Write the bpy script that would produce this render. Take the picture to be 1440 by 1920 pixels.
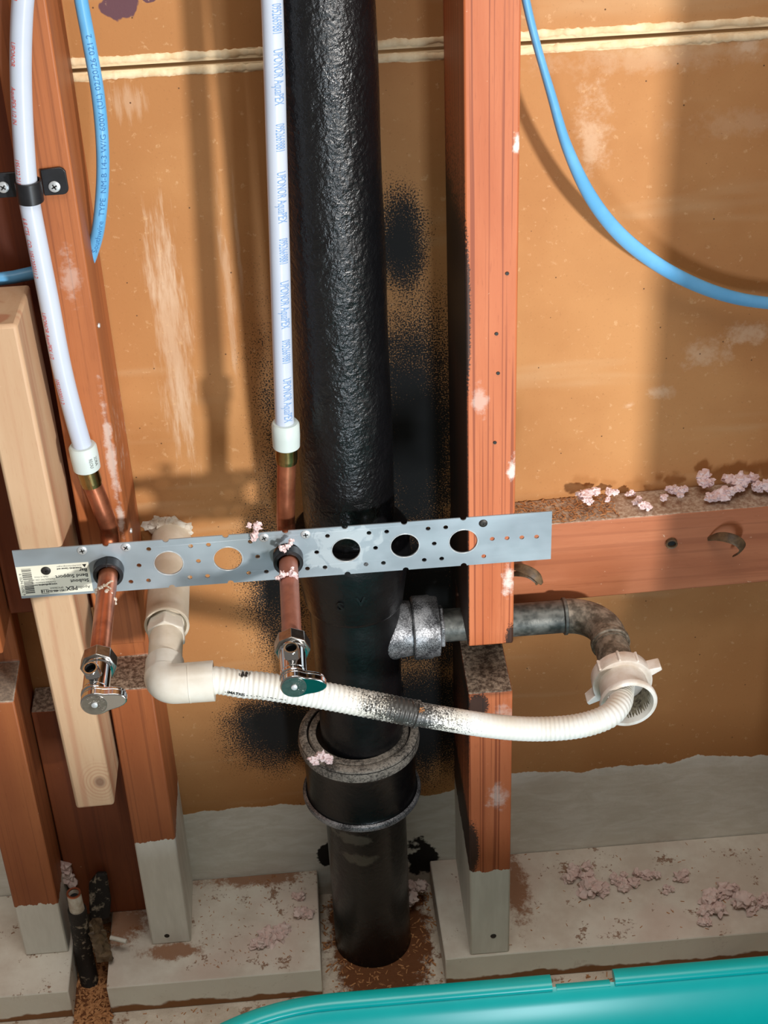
import bpy, math, random
from mathutils import Vector, Matrix, noise
random.seed(7)
for o in list(bpy.data.objects): bpy.data.objects.remove(o)
S = bpy.context.scene
COL = S.collection
PI = math.pi

# ------------------------------------------------------------------ camera
F = 3037.0                                   # focal length in pixels of the 1440 x 1920 frame
CAM = Vector((-0.1503246, -1.129, 1.4021402))
RX = Vector((0.9964281675, -0.0766000344, -0.0355435180))
RY = Vector((-0.0728388990, -0.5666805692, -0.8207116590))   # image down
RZ = Vector((0.0427247203, 0.8203691652, -0.5702359434))     # into the picture
cd = bpy.data.cameras.new('camera')
cam = bpy.data.objects.new('camera', cd); COL.objects.link(cam)
cd.sensor_fit = 'VERTICAL'; cd.sensor_height = 36.0; cd.sensor_width = 27.0
cd.lens = F / 1920 * 36.0
cd.clip_start = 0.02
m3 = Matrix((RX, -RY, -RZ)).transposed()
cam.matrix_world = Matrix.Translation(CAM) @ m3.to_4x4()
S.camera = cam

# ------------------------------------------------------------------ light
S.view_settings.view_transform = 'Standard'
S.view_settings.look = 'None'
S.view_settings.exposure = 0.12
S.view_settings.gamma = 1.0
S.view_settings.use_curve_mapping = False
w = bpy.data.worlds.new('room_air'); S.world = w; w.use_nodes = True
w.node_tree.nodes['Background'].inputs[0].default_value = (1.0, 0.92, 0.83, 1)
w.node_tree.nodes['Background'].inputs[1].default_value = 0.17

def aim(o, src, dst):
    o.location = src
    o.rotation_euler = (Vector(dst) - Vector(src)).to_track_quat('-Z', 'Y').to_euler()
ld = bpy.data.lights.new('work_lamp', 'SPOT'); lo = bpy.data.objects.new('work_lamp', ld); COL.objects.link(lo)
aim(lo, (0.84, -1.76, 0.93), (-0.14, 0.05, 0.985))
ld.energy = 162; ld.color = (1.0, 0.97, 0.93); ld.shadow_soft_size = 0.075
ld.spot_size = math.radians(38.5); ld.spot_blend = 0.32
ad = bpy.data.lights.new('low_daylight', 'AREA'); ao = bpy.data.objects.new('low_daylight', ad); COL.objects.link(ao)
aim(ao, (0.12, -1.15, 0.34), (-0.1, 0.0, 0.66))
ad.shape = 'RECTANGLE'; ad.size = 0.09; ad.size_y = 0.36; ad.energy = 5.0; ad.color = (0.78, 0.90, 1.0)

rd_ = bpy.data.lights.new('overhead_fill', 'AREA'); ro_ = bpy.data.objects.new('overhead_fill', rd_); COL.objects.link(ro_)  # soft overhead fill, added to lift the dim lower surfaces
aim(ro_, (0.0, -0.80, 2.7), (0.0, -0.1, 0.0))
rd_.shape = 'RECTANGLE'; rd_.size = 1.3; rd_.size_y = 0.8; rd_.energy = 22; rd_.color = (1.0, 0.95, 0.88)

# ------------------------------------------------------------------ picture point -> place, at a known depth
WALL = 0.1385
def U(px, py, Y):
    r = RX * ((px - 720) / F) + RY * ((py - 960) / F) + RZ
    t = (Y - CAM.y) / r.y
    return CAM + r * t
def Uz(px, py, Z):
    r = RX * ((px - 720) / F) + RY * ((py - 960) / F) + RZ
    return CAM + r * ((Z - CAM.z) / r.z)

# ------------------------------------------------------------------ shader arithmetic
def lin(c):
    c = c / 255.0
    return c / 12.92 if c <= 0.04045 else ((c + 0.055) / 1.055) ** 2.4
def rgb(r, g, b): return (lin(r), lin(g), lin(b), 1.0)
class X:
    def __init__(s, m, sock): s.m = m; s.s = sock
    def _op(a, op, b=None, c=None):
        n = a.m.nt.nodes.new('ShaderNodeMath'); n.operation = op
        for i, v in enumerate((a, b, c)):
            if v is None: continue
            if isinstance(v, X): a.m.nt.links.new(v.s, n.inputs[i])
            else: n.inputs[i].default_value = v
        return X(a.m, n.outputs[0])
    def __add__(a, b): return a._op('ADD', b)
    def __radd__(a, b): return a._op('ADD', b)
    def __sub__(a, b): return a._op('SUBTRACT', b)
    def __rsub__(a, b): return (a * -1.0) + b
    def __mul__(a, b): return a._op('MULTIPLY', b)
    def __rmul__(a, b): return a._op('MULTIPLY', b)
    def abs(a): return a._op('ABSOLUTE')
    def sqrt(a): return a._op('SQRT')
    def max(a, b): return a._op('MAXIMUM', b)
    def min(a, b): return a._op('MINIMUM', b)
    def sin(a): return a._op('SINE')
    def clamp(a):
        r = a._op('MAXIMUM', 0.0); return r._op('MINIMUM', 1.0)
    def step(a, lo, hi):      # smoothstep
        n = a.m.nt.nodes.new('ShaderNodeMapRange'); n.interpolation_type = 'SMOOTHSTEP'
        a.m.nt.links.new(a.s, n.inputs[0]); n.inputs[1].default_value = lo; n.inputs[2].default_value = hi
        return X(a.m, n.outputs[0])
class M:
    def __init__(s, name, base=(0.5, 0.5, 0.5, 1), rough=0.6, metal=0.0):
        s.mat = bpy.data.materials.new(name); s.mat.use_nodes = True
        s.nt = s.mat.node_tree; s.b = s.nt.nodes['Principled BSDF']
        s.b.inputs['Base Color'].default_value = base
        s.b.inputs['Roughness'].default_value = rough
        s.b.inputs['Metallic'].default_value = metal
        g = s.nt.nodes.new('ShaderNodeNewGeometry'); s.pos = g.outputs['Position']
        sp = s.nt.nodes.new('ShaderNodeSeparateXYZ'); s.nt.links.new(s.pos, sp.inputs[0])
        s.x, s.y, s.z = (X(s, sp.outputs[i]) for i in range(3))
        sn = s.nt.nodes.new('ShaderNodeSeparateXYZ'); s.nt.links.new(g.outputs['Normal'], sn.inputs[0])
        s.nx, s.ny, s.nz = (X(s, sn.outputs[i]) for i in range(3))
    def vec(s, a=1, b=1, c=1, off=(0, 0, 0)):
        n = s.nt.nodes.new('ShaderNodeMapping'); s.nt.links.new(s.pos, n.inputs[0])
        n.inputs['Scale'].default_value = (a, b, c); n.inputs['Location'].default_value = off
        return n.outputs[0]
    def noise(s, scale, detail=3, rough=0.55, v=None, dist=0.0):
        n = s.nt.nodes.new('ShaderNodeTexNoise'); s.nt.links.new(v or s.pos, n.inputs['Vector'])
        n.inputs['Scale'].default_value = scale; n.inputs['Detail'].default_value = detail
        n.inputs['Roughness'].default_value = rough; n.inputs['Distortion'].default_value = dist
        return X(s, n.outputs[0])
    def vor(s, scale, v=None):
        n = s.nt.nodes.new('ShaderNodeTexVoronoi'); s.nt.links.new(v or s.pos, n.inputs['Vector'])
        n.inputs['Scale'].default_value = scale
        return X(s, n.outputs[0])
    def mix(s, f, a, b):
        n = s.nt.nodes.new('ShaderNodeMix'); n.data_type = 'RGBA'
        if isinstance(f, X): s.nt.links.new(f.s, n.inputs[0])
        else: n.inputs[0].default_value = f
        for i, v in ((6, a), (7, b)):
            if isinstance(v, tuple): n.inputs[i].default_value = v
            else: s.nt.links.new(v, n.inputs[i])
        return n.outputs[2]
    def fmix(s, f, a, b): return f * (b - a) + a if isinstance(b, X) else f * (b - a) + a
    def color(s, c): s.nt.links.new(c, s.b.inputs['Base Color'])
    def rough(s, v): s.nt.links.new(v.s, s.b.inputs['Roughness'])
    def bump(s, h, strength=0.5, dist=0.001):
        n = s.nt.nodes.new('ShaderNodeBump'); s.nt.links.new(h.s, n.inputs['Height'])
        n.inputs['Strength'].default_value = strength; n.inputs['Distance'].default_value = dist
        s.nt.links.new(n.outputs[0], s.b.inputs['Normal'])
    def ell(s, x0, z0, rx, rz, a='x', b='z'):         # 1 at the centre, 0 on the ellipse
        u = (getattr(s, a) - x0) * (1.0 / rx); v = (getattr(s, b) - z0) * (1.0 / rz)
        return 1.0 - (u * u + v * v).sqrt()
PAINT = rgb(208, 204, 192)

def spray_mask(m):
    blobs = [(-0.060, 0.80, .035, .075, 1), (-0.055, .60, .075, .22, 1), (-0.045, .42, .10, .17, 1), (-.06, .25, .10, .13, 1),
             (-.195, .44, .050, .16, .75), (-.205, .255, .085, .085, 1), (-.185, .62, .03, .2, .45), (-.10, .12, .05, .04, 1)]
    r = None
    for x0, z0, rx, rz, k in blobs:
        e = m.ell(x0, z0, rx, rz) * k; r = e if r is None else r.max(e)
    n = m.noise(650, 2, .75); n2 = m.noise(35, 3)
    return (r * 2.0 + (n - .5) * 3.6 + (n2 - .5) * .8).step(.55, 1.0)

def mat_wall():
    m = M('kraft_gypsum_back', rough=.75)
    n1 = m.noise(5, 4); n2 = m.noise(420, 2, .6); n3 = m.noise(3.0, 3, .6, m.vec(1, 1, 7))
    c = m.mix(n1.step(.35, .68), rgb(176, 120, 68), rgb(194, 140, 86))
    c = m.mix(n3.step(.55, .75) * .45, c, rgb(204, 168, 126))
    c = m.mix(n2.step(.60, .75) * .22, c, rgb(140, 92, 50))
    # scuffs and scrapes, plus thin streaks painting the lit gap left of the stack
    sca = m.noise(60, 4, .7, m.vec(3, 1, .35)); scb = m.noise(60, 5, .75)
    for (px, py, rx, rz, k) in ((325, 640, .020, .16, 1.0), (300, 500, .02, .05, .7), (345, 780, .008, .06, .9),
                                (1110, 255, .02, .05, 1.0), (1325, 665, .03, .022, .9),
                                (1235, 735, .018, .010, 1.0), (1400, 625, .03, .018, 1.0), (1180, 760, .008, .006, 1.0),
                                (240, 190, .02, .02, .7), (1240, 110, .14, .016, .5), (1400, 230, .09, .016, .4),
                                (430, 560, .006, .12, .7), (447, 470, .0035, .08, .6), (1405, 80, .012, .010, 1.1)):
        p = U(px, py, WALL)
        e = m.ell(p.x, p.z, rx, rz); sc = sca if px < 600 else scb
        c = m.mix((e * 1.2 + (sc - .5) * 3.0).step(.15, 1.1) * (.42 * k), c, rgb(226, 200, 172))
    p = U(223, 8, WALL); e = m.ell(p.x, p.z, .016, .013).max(m.ell(p.x + .024, p.z + .003, .006, .004))
    c = m.mix((e * 1.1 + (m.noise(90, 2) - .5) * 1.0).step(.08, .2), c, rgb(96, 62, 70))
    c = m.mix(m.noise(150, 3, .65).step(.62, .72) * .35, c, rgb(224, 184, 138))
    c = m.mix(m.noise(95, 4, .8).step(.66, .74) * .3, c, rgb(138, 88, 46))
    vo = m.vor(55)
    c = m.mix(1.0 - vo.step(.03, .05), c, rgb(96, 62, 34))
    # torn paper and plaster along the joint
    d = (m.z - .9668 + (m.noise(45, 3) - .5) * .007).abs()
    c = m.mix(1.0 - d.step(.0085, .0095), c, rgb(234, 206, 164))
    c = m.mix(1.0 - (m.z - .9668).abs().step(.0006, .0011), c, rgb(120, 84, 50))
    # white paint brushed along the foot
    h = (m.x + .02).step(-.02, .04) * .018 + .146
    lo = m.noise(14, 3); fi = m.noise(120, 2, .6, m.vec(1, 1, .5))
    k = (h + (lo - .5) * .035 + (fi - .5) * .006 - m.z).step(-.0006, .0006)
    pc = m.mix(m.noise(25, 4, .6, m.vec(1, 1, 3), 1.0).step(.3, .75), rgb(222, 218, 208), rgb(238, 236, 230))
    pc = m.mix((m.noise(18, 4) - (m.z - .04) * 6).step(.52, .75) * .55, pc, rgb(172, 150, 130))
    # black overspray lies under the paint except close to the stack
    sp = spray_mask(m)
    c = m.mix(sp, c, rgb(16, 14, 13))
    c = m.mix(k, c, pc)
    p = U(795, 1608, WALL); p2 = U(612, 1600, WALL)
    hole = m.ell(p.x, p.z, .022, .034).max(m.ell(p2.x, p2.z, .012, .020))
    c = m.mix((hole + (m.noise(60, 3) - .5) * 1.8).step(.1, .3), c, rgb(20, 15, 12))
    m.color(c)
    m.bump(m.noise(30, 4) * .6 + m.noise(300, 2) * .2 + m.noise(25, 4, .6, m.vec(1, 1, 4)) * k * 1.5, .25, .002)
    return m.mat

def mat_lumber(name, ca, cb, cline, axis='z', freq=300, paint=None, dust=None, spray=None, rough=.55, lines=.5, knots=None, scuffs=None, wood=None):
    m = M(name, rough=rough)
    al = 1.2; ac = 1.0
    v = {'z': m.vec(1, 1, .005), 'x': m.vec(.02, 1, 1), 'y': m.vec(1, .03, 1)}[axis]
    v2 = {'z': m.vec(1, 1, .10), 'x': m.vec(.12, 1, 1), 'y': m.vec(1, .1, 1)}[axis]
    g = m.noise(freq, 2, .5, v); g2 = m.noise(28, 4, .55, v2, .6); g3 = m.noise(600, 2, .6, v2)
    c = m.mix(g2.step(.3, .7), ca, cb)
    c = m.mix(g.step(.52, .62) * lines, c, cline)
    c = m.mix(g3.step(.55, .8) * .3, c, cline)
    if knots:
        for (x0, z0, r) in knots:
            e = m.ell(x0, z0, r, r * 1.3)
            ring = ((e + (m.noise(40, 2) - .5) * .2) * 26).sin()
            c = m.mix(e.step(-.9, .1) * (ring.step(-.2, .8)) * .35, c, cline)
            c = m.mix(e.step(.45, .8) * .75, c, rgb(118, 84, 66))
    sn = m.noise(70, 4, .7)
    for (x0, z0, rx, rz, k) in (scuffs or []):
        e = m.ell(x0, z0, rx, rz)
        c = m.mix((e * 1.2 + (sn - .5) * 3.2).step(.1, 1.0) * k, c, rgb(232, 224, 216))
    spk = m.noise(160, 3, .7)
    c = m.mix(spk.step(.69, .76) * .6, c, rgb(226, 190, 160))
    if spray:
        for (a, x0, z0, rx, rz) in spray:
            e = m.ell(x0, z0, rx, rz, a, 'z')
            c = m.mix((e * 1.4 + (m.noise(500, 2, .7) - .5) * 1.3).step(.2, .55) * .92, c, rgb(22, 18, 16))
    if paint is not None:
        k = (paint + (m.noise(160, 2, .6, m.vec(1, 1, .1)) - .5) * .012 + (m.noise(30, 2) - .5) * .012 - m.z).step(-.0005, .0005)
        pc = m.mix(m.noise(60, 3, .6, m.vec(1, 1, .2)).step(.3, .8), rgb(216, 212, 202), rgb(234, 231, 222))
        c = m.mix(k, c, pc)
    if dust:                                     # dust lies on upward faces
        d0, col = dust
        k = (m.nz + (m.noise(150, 4, .7) - .5) * .5).step(.55, .8) * d0
        dc = m.mix(m.noise(260, 3, .7).step(.35, .7), col, rgb(196, 178, 158))
        c = m.mix(k, c, dc)
    m.color(c)
    m.bump(g * .5 + g3 * .4, .25, .0006)
    return m.mat

def mat_black_iron():
    m = M('black_painted_iron', rgb(14, 14, 16), .30)
    n = m.noise(210, 3, .6); n2 = m.noise(75, 2, .5)
    m.bump((n * .9 + n2 * .7) * (m.z.step(.54, .60) * .75 + .25), .6, .0026)
    k = (m.noise(50, 4, .8) + (m.noise(330, 2, .7) - .5) * .5).step(.80, .86) * .5
    c = m.mix(k, rgb(13, 13, 15), rgb(150, 148, 144))
    wear = (m.ell(-.137, .195, .028, .010) + (m.noise(110, 3) - .5) * 1.4).max(m.ell(-.13, .166, .022, .012) + (m.noise(80, 3) - .5) * 1.2)
    c = m.mix(wear.step(.15, .5) * .5, c, rgb(120, 116, 104))
    base = (.010 + (m.noise(120, 3) - .5) * .03 - m.z).step(-.002, .004)
    m.color(c)
    m.rough(m.noise(40, 3).step(.3, .8) * .14 + .26)
    return m.mat

def mat_speckled(name, dark, light, lo, hi, scale=520, metal=.35, rough=.5, bump=.5):
    m = M(name, rough=rough, metal=metal)
    n = m.noise(scale, 2, .8) * .6 + m.noise(60, 3, .6) * .5
    m.color(m.mix(n.step(lo, hi), dark, light)); m.bump(m.noise(250, 3, .6), bump, .001)
    return m.mat

def mat_plain(name, c1, c2=None, rough=.5, metal=0, scale=60, bump=0, lo=.35, hi=.7, coat=0):
    m = M(name, c1, rough, metal)
    if c2: m.color(m.mix(m.noise(scale, 4, .6).step(lo, hi), c1, c2))
    if bump: m.bump(m.noise(scale * 4, 3), bump, .0006)
    if coat: m.b.inputs['Coat Weight'].default_value = coat; m.b.inputs['Coat Roughness'].default_value = .1
    return m.mat

def mat_plate():
    m = M('galvanised_steel', rough=.5, metal=.45)
    c = m.mix(m.noise(22, 3, .5, m.vec(.5, 1, 1)).step(.3, .7), rgb(150, 160, 168), rgb(172, 184, 192))
    st = (m.ell(-.125, .592, .045, .02).max(m.ell(-.135, .575, .035, .02)) + (m.noise(55, 4, .6, None, 1.5) - .5) * 2.0).step(.25, .45)
    c = m.mix(st * .35, c, rgb(206, 214, 216)); m.color(c)
    m.rough(m.noise(70, 3).step(.2, .8) * .12 + .34 + st * .1)
    m.bump(m.noise(350, 2, .5, m.vec(.1, 1, 1)), .06, .0005)
    return m.mat

def mat_hose(name):
    m = M(name, rough=.42)
    c = m.mix(m.noise(35, 3).step(.35, .8), rgb(222, 223, 220), rgb(212, 208, 196))
    g = (m.nz.step(.35, .95)) * (m.noise(50, 3).step(.3, .6))
    c = m.mix(g * .35, c, rgb(188, 168, 138))                       # shade painted tan along the top, away from the low light
    e = m.ell(-.082, .475, .052, .20)
    k = (e * 1.3 + (m.noise(620, 3, .85) - .5) * 4.2 + (m.noise(60, 3) - .5) * 1.6).step(.25, .75) * .96
    c = m.mix(k, c, rgb(20, 18, 17))
    e2 = m.ell(-.217, .517, .008, .004)
    c = m.mix((e2 + (m.noise(200, 2) - .5)).step(.1, .3), c, rgb(40, 34, 30))
    m.color(c); return m.mat

def mat_floor():
    m = M('dirty_subfloor', rough=.85)
    c = m.mix(m.noise(18, 5, .7).step(.35, .65), rgb(200, 184, 166), rgb(226, 214, 198))
    gap = m.ell(-.113, .07, .07, .13, 'x', 'y').max(m.ell(-.422, .03, .03, .12, 'x', 'y'))
    c = m.mix((gap * 2 + (m.noise(70, 4, .7) - .5) * 2.0).step(.2, .6), c, rgb(112, 66, 34))
    c = m.mix(m.noise(45, 4, .7).step(.58, .66) * .8, c, rgb(132, 84, 48))
    m.color(c); m.bump(m.noise(90, 4, .7), .8, .003); return m.mat

def mat_sole():
    m = M('painted_sole_wood', rough=.8)
    c = m.mix(m.noise(16, 5, .65).step(.3, .7), rgb(208, 196, 182), rgb(230, 224, 212))
    c = m.mix(m.noise(9, 3).step(.5, .7) * .5, c, rgb(214, 190, 178))
    sp = (m.noise(34, 5, .75) + (m.noise(400, 2) - .5) * .25).step(.60, .66)
    c = m.mix(sp * .8, c, rgb(128, 82, 46))
    # bare brown timber left along the back and round the stud feet
    e = m.ell(-.335, .040, .050, .016, 'x', 'y').max(m.ell(.04, .09, .02, .08, 'x', 'y')).max(m.ell(-.24, .135, .09, .02, 'x', 'y')).max(m.ell(-.39, .085, .04, .05, 'x', 'y'))
    c = m.mix((e * 1.6 + (m.noise(60, 5, .8) - .5) * 3.2).step(.2, 1.0) * .85 * m.nz.step(.5, .9), c, rgb(142, 88, 46))
    front = m.ny.step(-.5, -.9)
    c = m.mix(front * m.noise(12, 4).step(.25, .5) * .8, c, rgb(232, 228, 216))
    c = m.mix(front * (.010 + (m.noise(30, 3) - .5) * .02 - m.z).step(-.001, .002), c, rgb(136, 90, 52))
    m.color(c); m.bump(m.noise(60, 4, .6), .5, .0015); return m.mat

MT = {}
def mats():
    MT['wall'] = mat_wall()
    MT['stud'] = mat_lumber('fir_stud', rgb(180, 96, 54), rgb(196, 114, 72), rgb(136, 64, 32), freq=380, lines=.85, paint=.167,
        dust=(.95, rgb(84, 72, 62)), spray=[('x', -.021, .80, .006, .10), ('x', -.02, .20, .012, .05), ('x', -.012, .39, .014, .02), ('x', .019, .462, .008, .03), ('x', -.021, .6, .002, .4), ('y', .14, .5, .10, .35)],
        scuffs=[(.019, .940, .004, .012, 1), (.016, .535, .007, .025, .8), (.018, .650, .005, .018, .8), (.008, .27, .014, .02, .4), (.014, .37, .012, .03, .3), (-.01, .72, .008, .02, .35)])
    MT['stud_left'] = mat_lumber('old_brown_stud', rgb(152, 84, 44), rgb(176, 104, 58), rgb(108, 54, 26), freq=260, lines=.4, paint=.197,
        dust=(.95, rgb(92, 78, 66)), scuffs=[(-.320, .66, .005, .08, .45), (-.330, .83, .010, .03, .25), (-.320, .60, .004, .03, .5)])
    MT['stud_dark'] = mat_lumber('dark_brown_board', rgb(120, 58, 30), rgb(140, 74, 38), rgb(84, 38, 20), freq=180, lines=.35, dust=(.95, rgb(104, 88, 78)))
    MT['stud_far'] = mat_lumber('corner_stud', rgb(150, 82, 44), rgb(168, 98, 54), rgb(108, 52, 26), freq=240, lines=.4, paint=.118, dust=(.95, rgb(150, 138, 126)))
    MT['pine'] = mat_lumber('new_pine', rgb(202, 170, 136), rgb(192, 154, 120), rgb(174, 116, 86), freq=42, lines=.8, rough=.6, knots=[(-.3705, .332, .013)])
    MT['block'] = mat_lumber('fir_blocking', rgb(192, 122, 84), rgb(172, 102, 66), rgb(144, 80, 50), axis='x', freq=130, lines=.35, dust=(.98, rgb(150, 120, 98)))
    MT['iron'] = mat_black_iron()
    MT['iron_dusty'] = mat_speckled('overspray_grey_iron', rgb(46, 46, 50), rgb(168, 170, 174), .40, .72, scale=800, metal=.5, rough=.42)
    MT['rim'] = mat_speckled('dusty_hub_rim', rgb(58, 54, 50), rgb(150, 142, 132), .42, .68, scale=420, metal=0, rough=.8)
    MT['pipe_grey'] = mat_speckled('weathered_grey_pipe', rgb(58, 62, 60), rgb(112, 114, 110), .4, .7, scale=80, metal=.4, rough=.45, bump=.25)
    MT['elbow_brown'] = mat_speckled('weathered_elbow', rgb(84, 78, 68), rgb(150, 140, 126), .42, .70, scale=130, metal=.15, rough=.6, bump=.4)
    MT['plate'] = mat_plate()
    MT['pex'] = mat_plain('pex_plastic', rgb(198, 207, 222), rgb(190, 200, 218), .28, scale=12)
    MT['ring'] = mat_plain('pex_ring_plastic', rgb(204, 216, 214), rgb(196, 209, 206), .35, scale=30)
    MT['brass'] = mat_plain('brass', rgb(176, 150, 98), rgb(146, 122, 76), .26, 1, scale=80)
    MT['copper'] = mat_plain('tarnished_copper', rgb(200, 124, 90), rgb(156, 92, 66), .32, .8, scale=45)
    MT['copper_dull'] = mat_plain('dull_copper', rgb(164, 106, 86), rgb(146, 92, 74), .42, .25, scale=90)
    MT['chrome'] = mat_plain('chrome', rgb(206, 206, 206), None, .10, 1)
    MT['chrome_satin'] = mat_plain('satin_chrome', rgb(176, 172, 166), rgb(150, 146, 142), .26, 1, scale=200)
    MT['blackplastic'] = mat_plain('black_plastic', rgb(24, 25, 28), rgb(32, 33, 37), .38, scale=90)
    MT['screw'] = mat_plain('zinc_screw', rgb(206, 210, 212), rgb(180, 184, 188), .4, .5, scale=300)
    MT['screw_black'] = mat_plain('black_screw', rgb(40, 38, 36), rgb(60, 56, 52), .5, .4, scale=300)
    MT['pvc'] = mat_plain('white_pvc', rgb(216, 212, 202), rgb(204, 196, 182), .34, scale=30)
    MT['pvc_old'] = mat_plain('yellowed_pvc', rgb(208, 196, 176), rgb(222, 212, 196), .4, scale=40)
    MT['nut'] = mat_plain('white_nut_plastic', rgb(236, 232, 226), rgb(214, 202, 188), .4, scale=50)
    MT['hose'] = mat_hose('white_corrugated_plastic')
    MT['cable'] = mat_plain('blue_jacket', rgb(98, 170, 220), rgb(112, 182, 230), .3, scale=25)
    MT['ink_blue'] = mat_plain('blue_ink', rgb(120, 158, 206), None, .6)
    MT['ink_red'] = mat_plain('red_ink', rgb(222, 96, 88), None, .6)
    MT['ink_cable'] = mat_plain('cable_ink', rgb(52, 112, 168), None, .6)
    MT['ink_black'] = mat_plain('black_ink', rgb(28, 28, 28), None, .6)
    MT['ink_grey'] = mat_plain('grey_ink', rgb(120, 124, 122), None, .6)
    MT['label'] = mat_plain('paper_label', rgb(236, 234, 218), rgb(228, 224, 204), .3, scale=8)
    MT['plaster'] = mat_plain('plaster', rgb(222, 216, 204), rgb(178, 160, 138), .9, scale=70, bump=.6)
    MT['ridge'] = mat_plain('squeezed_plaster', rgb(246, 224, 186), rgb(226, 194, 150), .9, scale=60, bump=.5)
    MT['wool'] = mat_plain('pink_insulation', rgb(224, 196, 196), rgb(238, 220, 220), .95, scale=90, bump=.6)
    MT['wool_dirty'] = mat_plain('dusty_pink_insulation', rgb(222, 196, 190), rgb(234, 214, 208), .95, scale=90, bump=.6)
    MT['shaving'] = mat_plain('wood_shavings', rgb(196, 140, 92), rgb(150, 98, 58), .8, scale=300)
    MT['brown_strip'] = mat_plain('brown_strip', rgb(110, 90, 66), rgb(70, 54, 38), .55, scale=100)
    MT['teal'] = mat_plain('teal_plastic', rgb(0, 182, 182), rgb(14, 192, 190), .30, scale=6)
    MT['bore'] = mat_plain('dark_bore', rgb(16, 18, 20), None, .7)
    MT['scum'] = mat_speckled('dried_residue', rgb(70, 56, 42), rgb(160, 150, 130), .40, .62, scale=160, metal=0, rough=.8)
    MT['charred'] = mat_speckled('charred_pipe', rgb(30, 24, 20), rgb(150, 136, 118), .60, .74, scale=120, metal=0, rough=.7)
    MT['floor'] = mat_floor(); MT['sole'] = mat_sole()
mats()

# ------------------------------------------------------------------ mesh building
class B:
    def __init__(s): s.v = []; s.f = []; s.sm = []
    def add(s, vs, fs, smooth=False):
        o = len(s.v); s.v += [Vector(v) for v in vs]
        for f in fs: s.f.append(tuple(i + o for i in f)); s.sm.append(smooth)
        return s
    def box(s, a, b):
        x0, y0, z0 = a; x1, y1, z1 = b
        return s.hexa([(x0, y0, z0), (x1, y0, z0), (x1, y1, z0), (x0, y1, z0), (x0, y0, z1), (x1, y0, z1), (x1, y1, z1), (x0, y1, z1)])
    def hexa(s, p):
        return s.add(p, [(0, 3, 2, 1), (4, 5, 6, 7), (0, 1, 5, 4), (1, 2, 6, 5), (2, 3, 7, 6), (3, 0, 4, 7)])
    def prism(s, pts, d):           # closed outline, extruded by vector d
        n = len(pts); d = Vector(d)
        vs = [Vector(p) for p in pts] + [Vector(p) + d for p in pts]
        fs = [tuple(reversed(range(n))), tuple(range(n, 2 * n))] + [(i, (i + 1) % n, n + (i + 1) % n, n + i) for i in range(n)]
        return s.add(vs, fs)
    def tube(s, path, r, seg=28, cap=True, flat=None, up=None):
        P = [Vector(p) for p in path]; n = len(P)
        R = r if isinstance(r, (list, tuple)) else [r] * n
        ref = Vector(up) if up else None
        frames = []; u = None
        for i in range(n):
            t = (P[min(i + 1, n - 1)] - P[max(i - 1, 0)])
            t = t.normalized() if t.length > 0 else (frames[-1][0] if frames else Vector((0, 0, 1)))
            if u is None:
                a = ref or (Vector((0, 0, 1)) if abs(t.z) < .9 else Vector((0, -1, 0)))
                u = (a - t * a.dot(t)).normalized()
            else:
                u = (u - t * u.dot(t)).normalized()
            frames.append((t, u, t.cross(u)))
        vs = []
        for i in range(n):
            t, a, b = frames[i]
            fl = (flat[i] if isinstance(flat, list) else flat) or (1, 1)
            for k in range(seg):
                an = 2 * PI * k / seg
                vs.append(P[i] + a * (math.cos(an) * R[i] * fl[0]) + b * (math.sin(an) * R[i] * fl[1]))
        fs = [(i * seg + k, i * seg + (k + 1) % seg, (i + 1) * seg + (k + 1) % seg, (i + 1) * seg + k) for i in range(n - 1) for k in range(seg)]
        s.add(vs, fs, True)
        if cap:
            o = len(s.v) - len(vs)
            s.f.append(tuple(o + k for k in reversed(range(seg)))); s.sm.append(False)
            s.f.append(tuple(o + (n - 1) * seg + k for k in range(seg))); s.sm.append(False)
        return s
    def lathe(s, prof, org, axis, seg=48, close=False, smooth=True, cap=True):   # prof: (distance along the axis, radius)
        ax = Vector(axis).normalized(); org = Vector(org)
        a = Vector((0, 0, 1)) if abs(ax.z) < .9 else Vector((1, 0, 0))
        a = (a - ax * a.dot(ax)).normalized(); b = ax.cross(a)
        vs = []
        for t, r in prof:
            for k in range(seg):
                an = 2 * PI * k / seg
                vs.append(org + ax * t + (a * math.cos(an) + b * math.sin(an)) * r)
        n = len(prof); rng = n if close else n - 1
        fs = [(i * seg + k, i * seg + (k + 1) % seg, ((i + 1) % n) * seg + (k + 1) % seg, ((i + 1) % n) * seg + k) for i in range(rng) for k in range(seg)]
        s.add(vs, fs, smooth)
        if not close and cap:
            o = len(s.v) - len(vs)
            if prof[0][1] > 1e-6: s.f.append(tuple(o + k for k in reversed(range(seg)))); s.sm.append(False)
            if prof[-1][1] > 1e-6: s.f.append(tuple(o + (n - 1) * seg + k for k in range(seg))); s.sm.append(False)
        return s
    def lump(s, c, r, seed=0, amp=.45, sub=2, sq=(1, 1, 1)):
        vs, fs = ico(sub)
        c = Vector(c); out = []
        for v in vs:
            d = 1 + amp * noise.noise(v * 1.7 + Vector((seed * 3.1, seed * 1.7, seed))) * 1.6 + amp * .5 * noise.noise(v * 4.3 + Vector((seed, 0, seed * 2.3)))
            out.append(c + Vector((v.x * sq[0], v.y * sq[1], v.z * sq[2])) * r * d)
        return s.add(out, fs, True)
_ic = {}
def ico(sub):
    if sub in _ic: return _ic[sub]
    import bmesh
    bm = bmesh.new(); bmesh.ops.create_icosphere(bm, subdivisions=sub, radius=1)
    _ic[sub] = ([v.co.copy() for v in bm.verts], [tuple(v.index for v in f.verts) for f in bm.faces]); bm.free()
    return _ic[sub]

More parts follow.
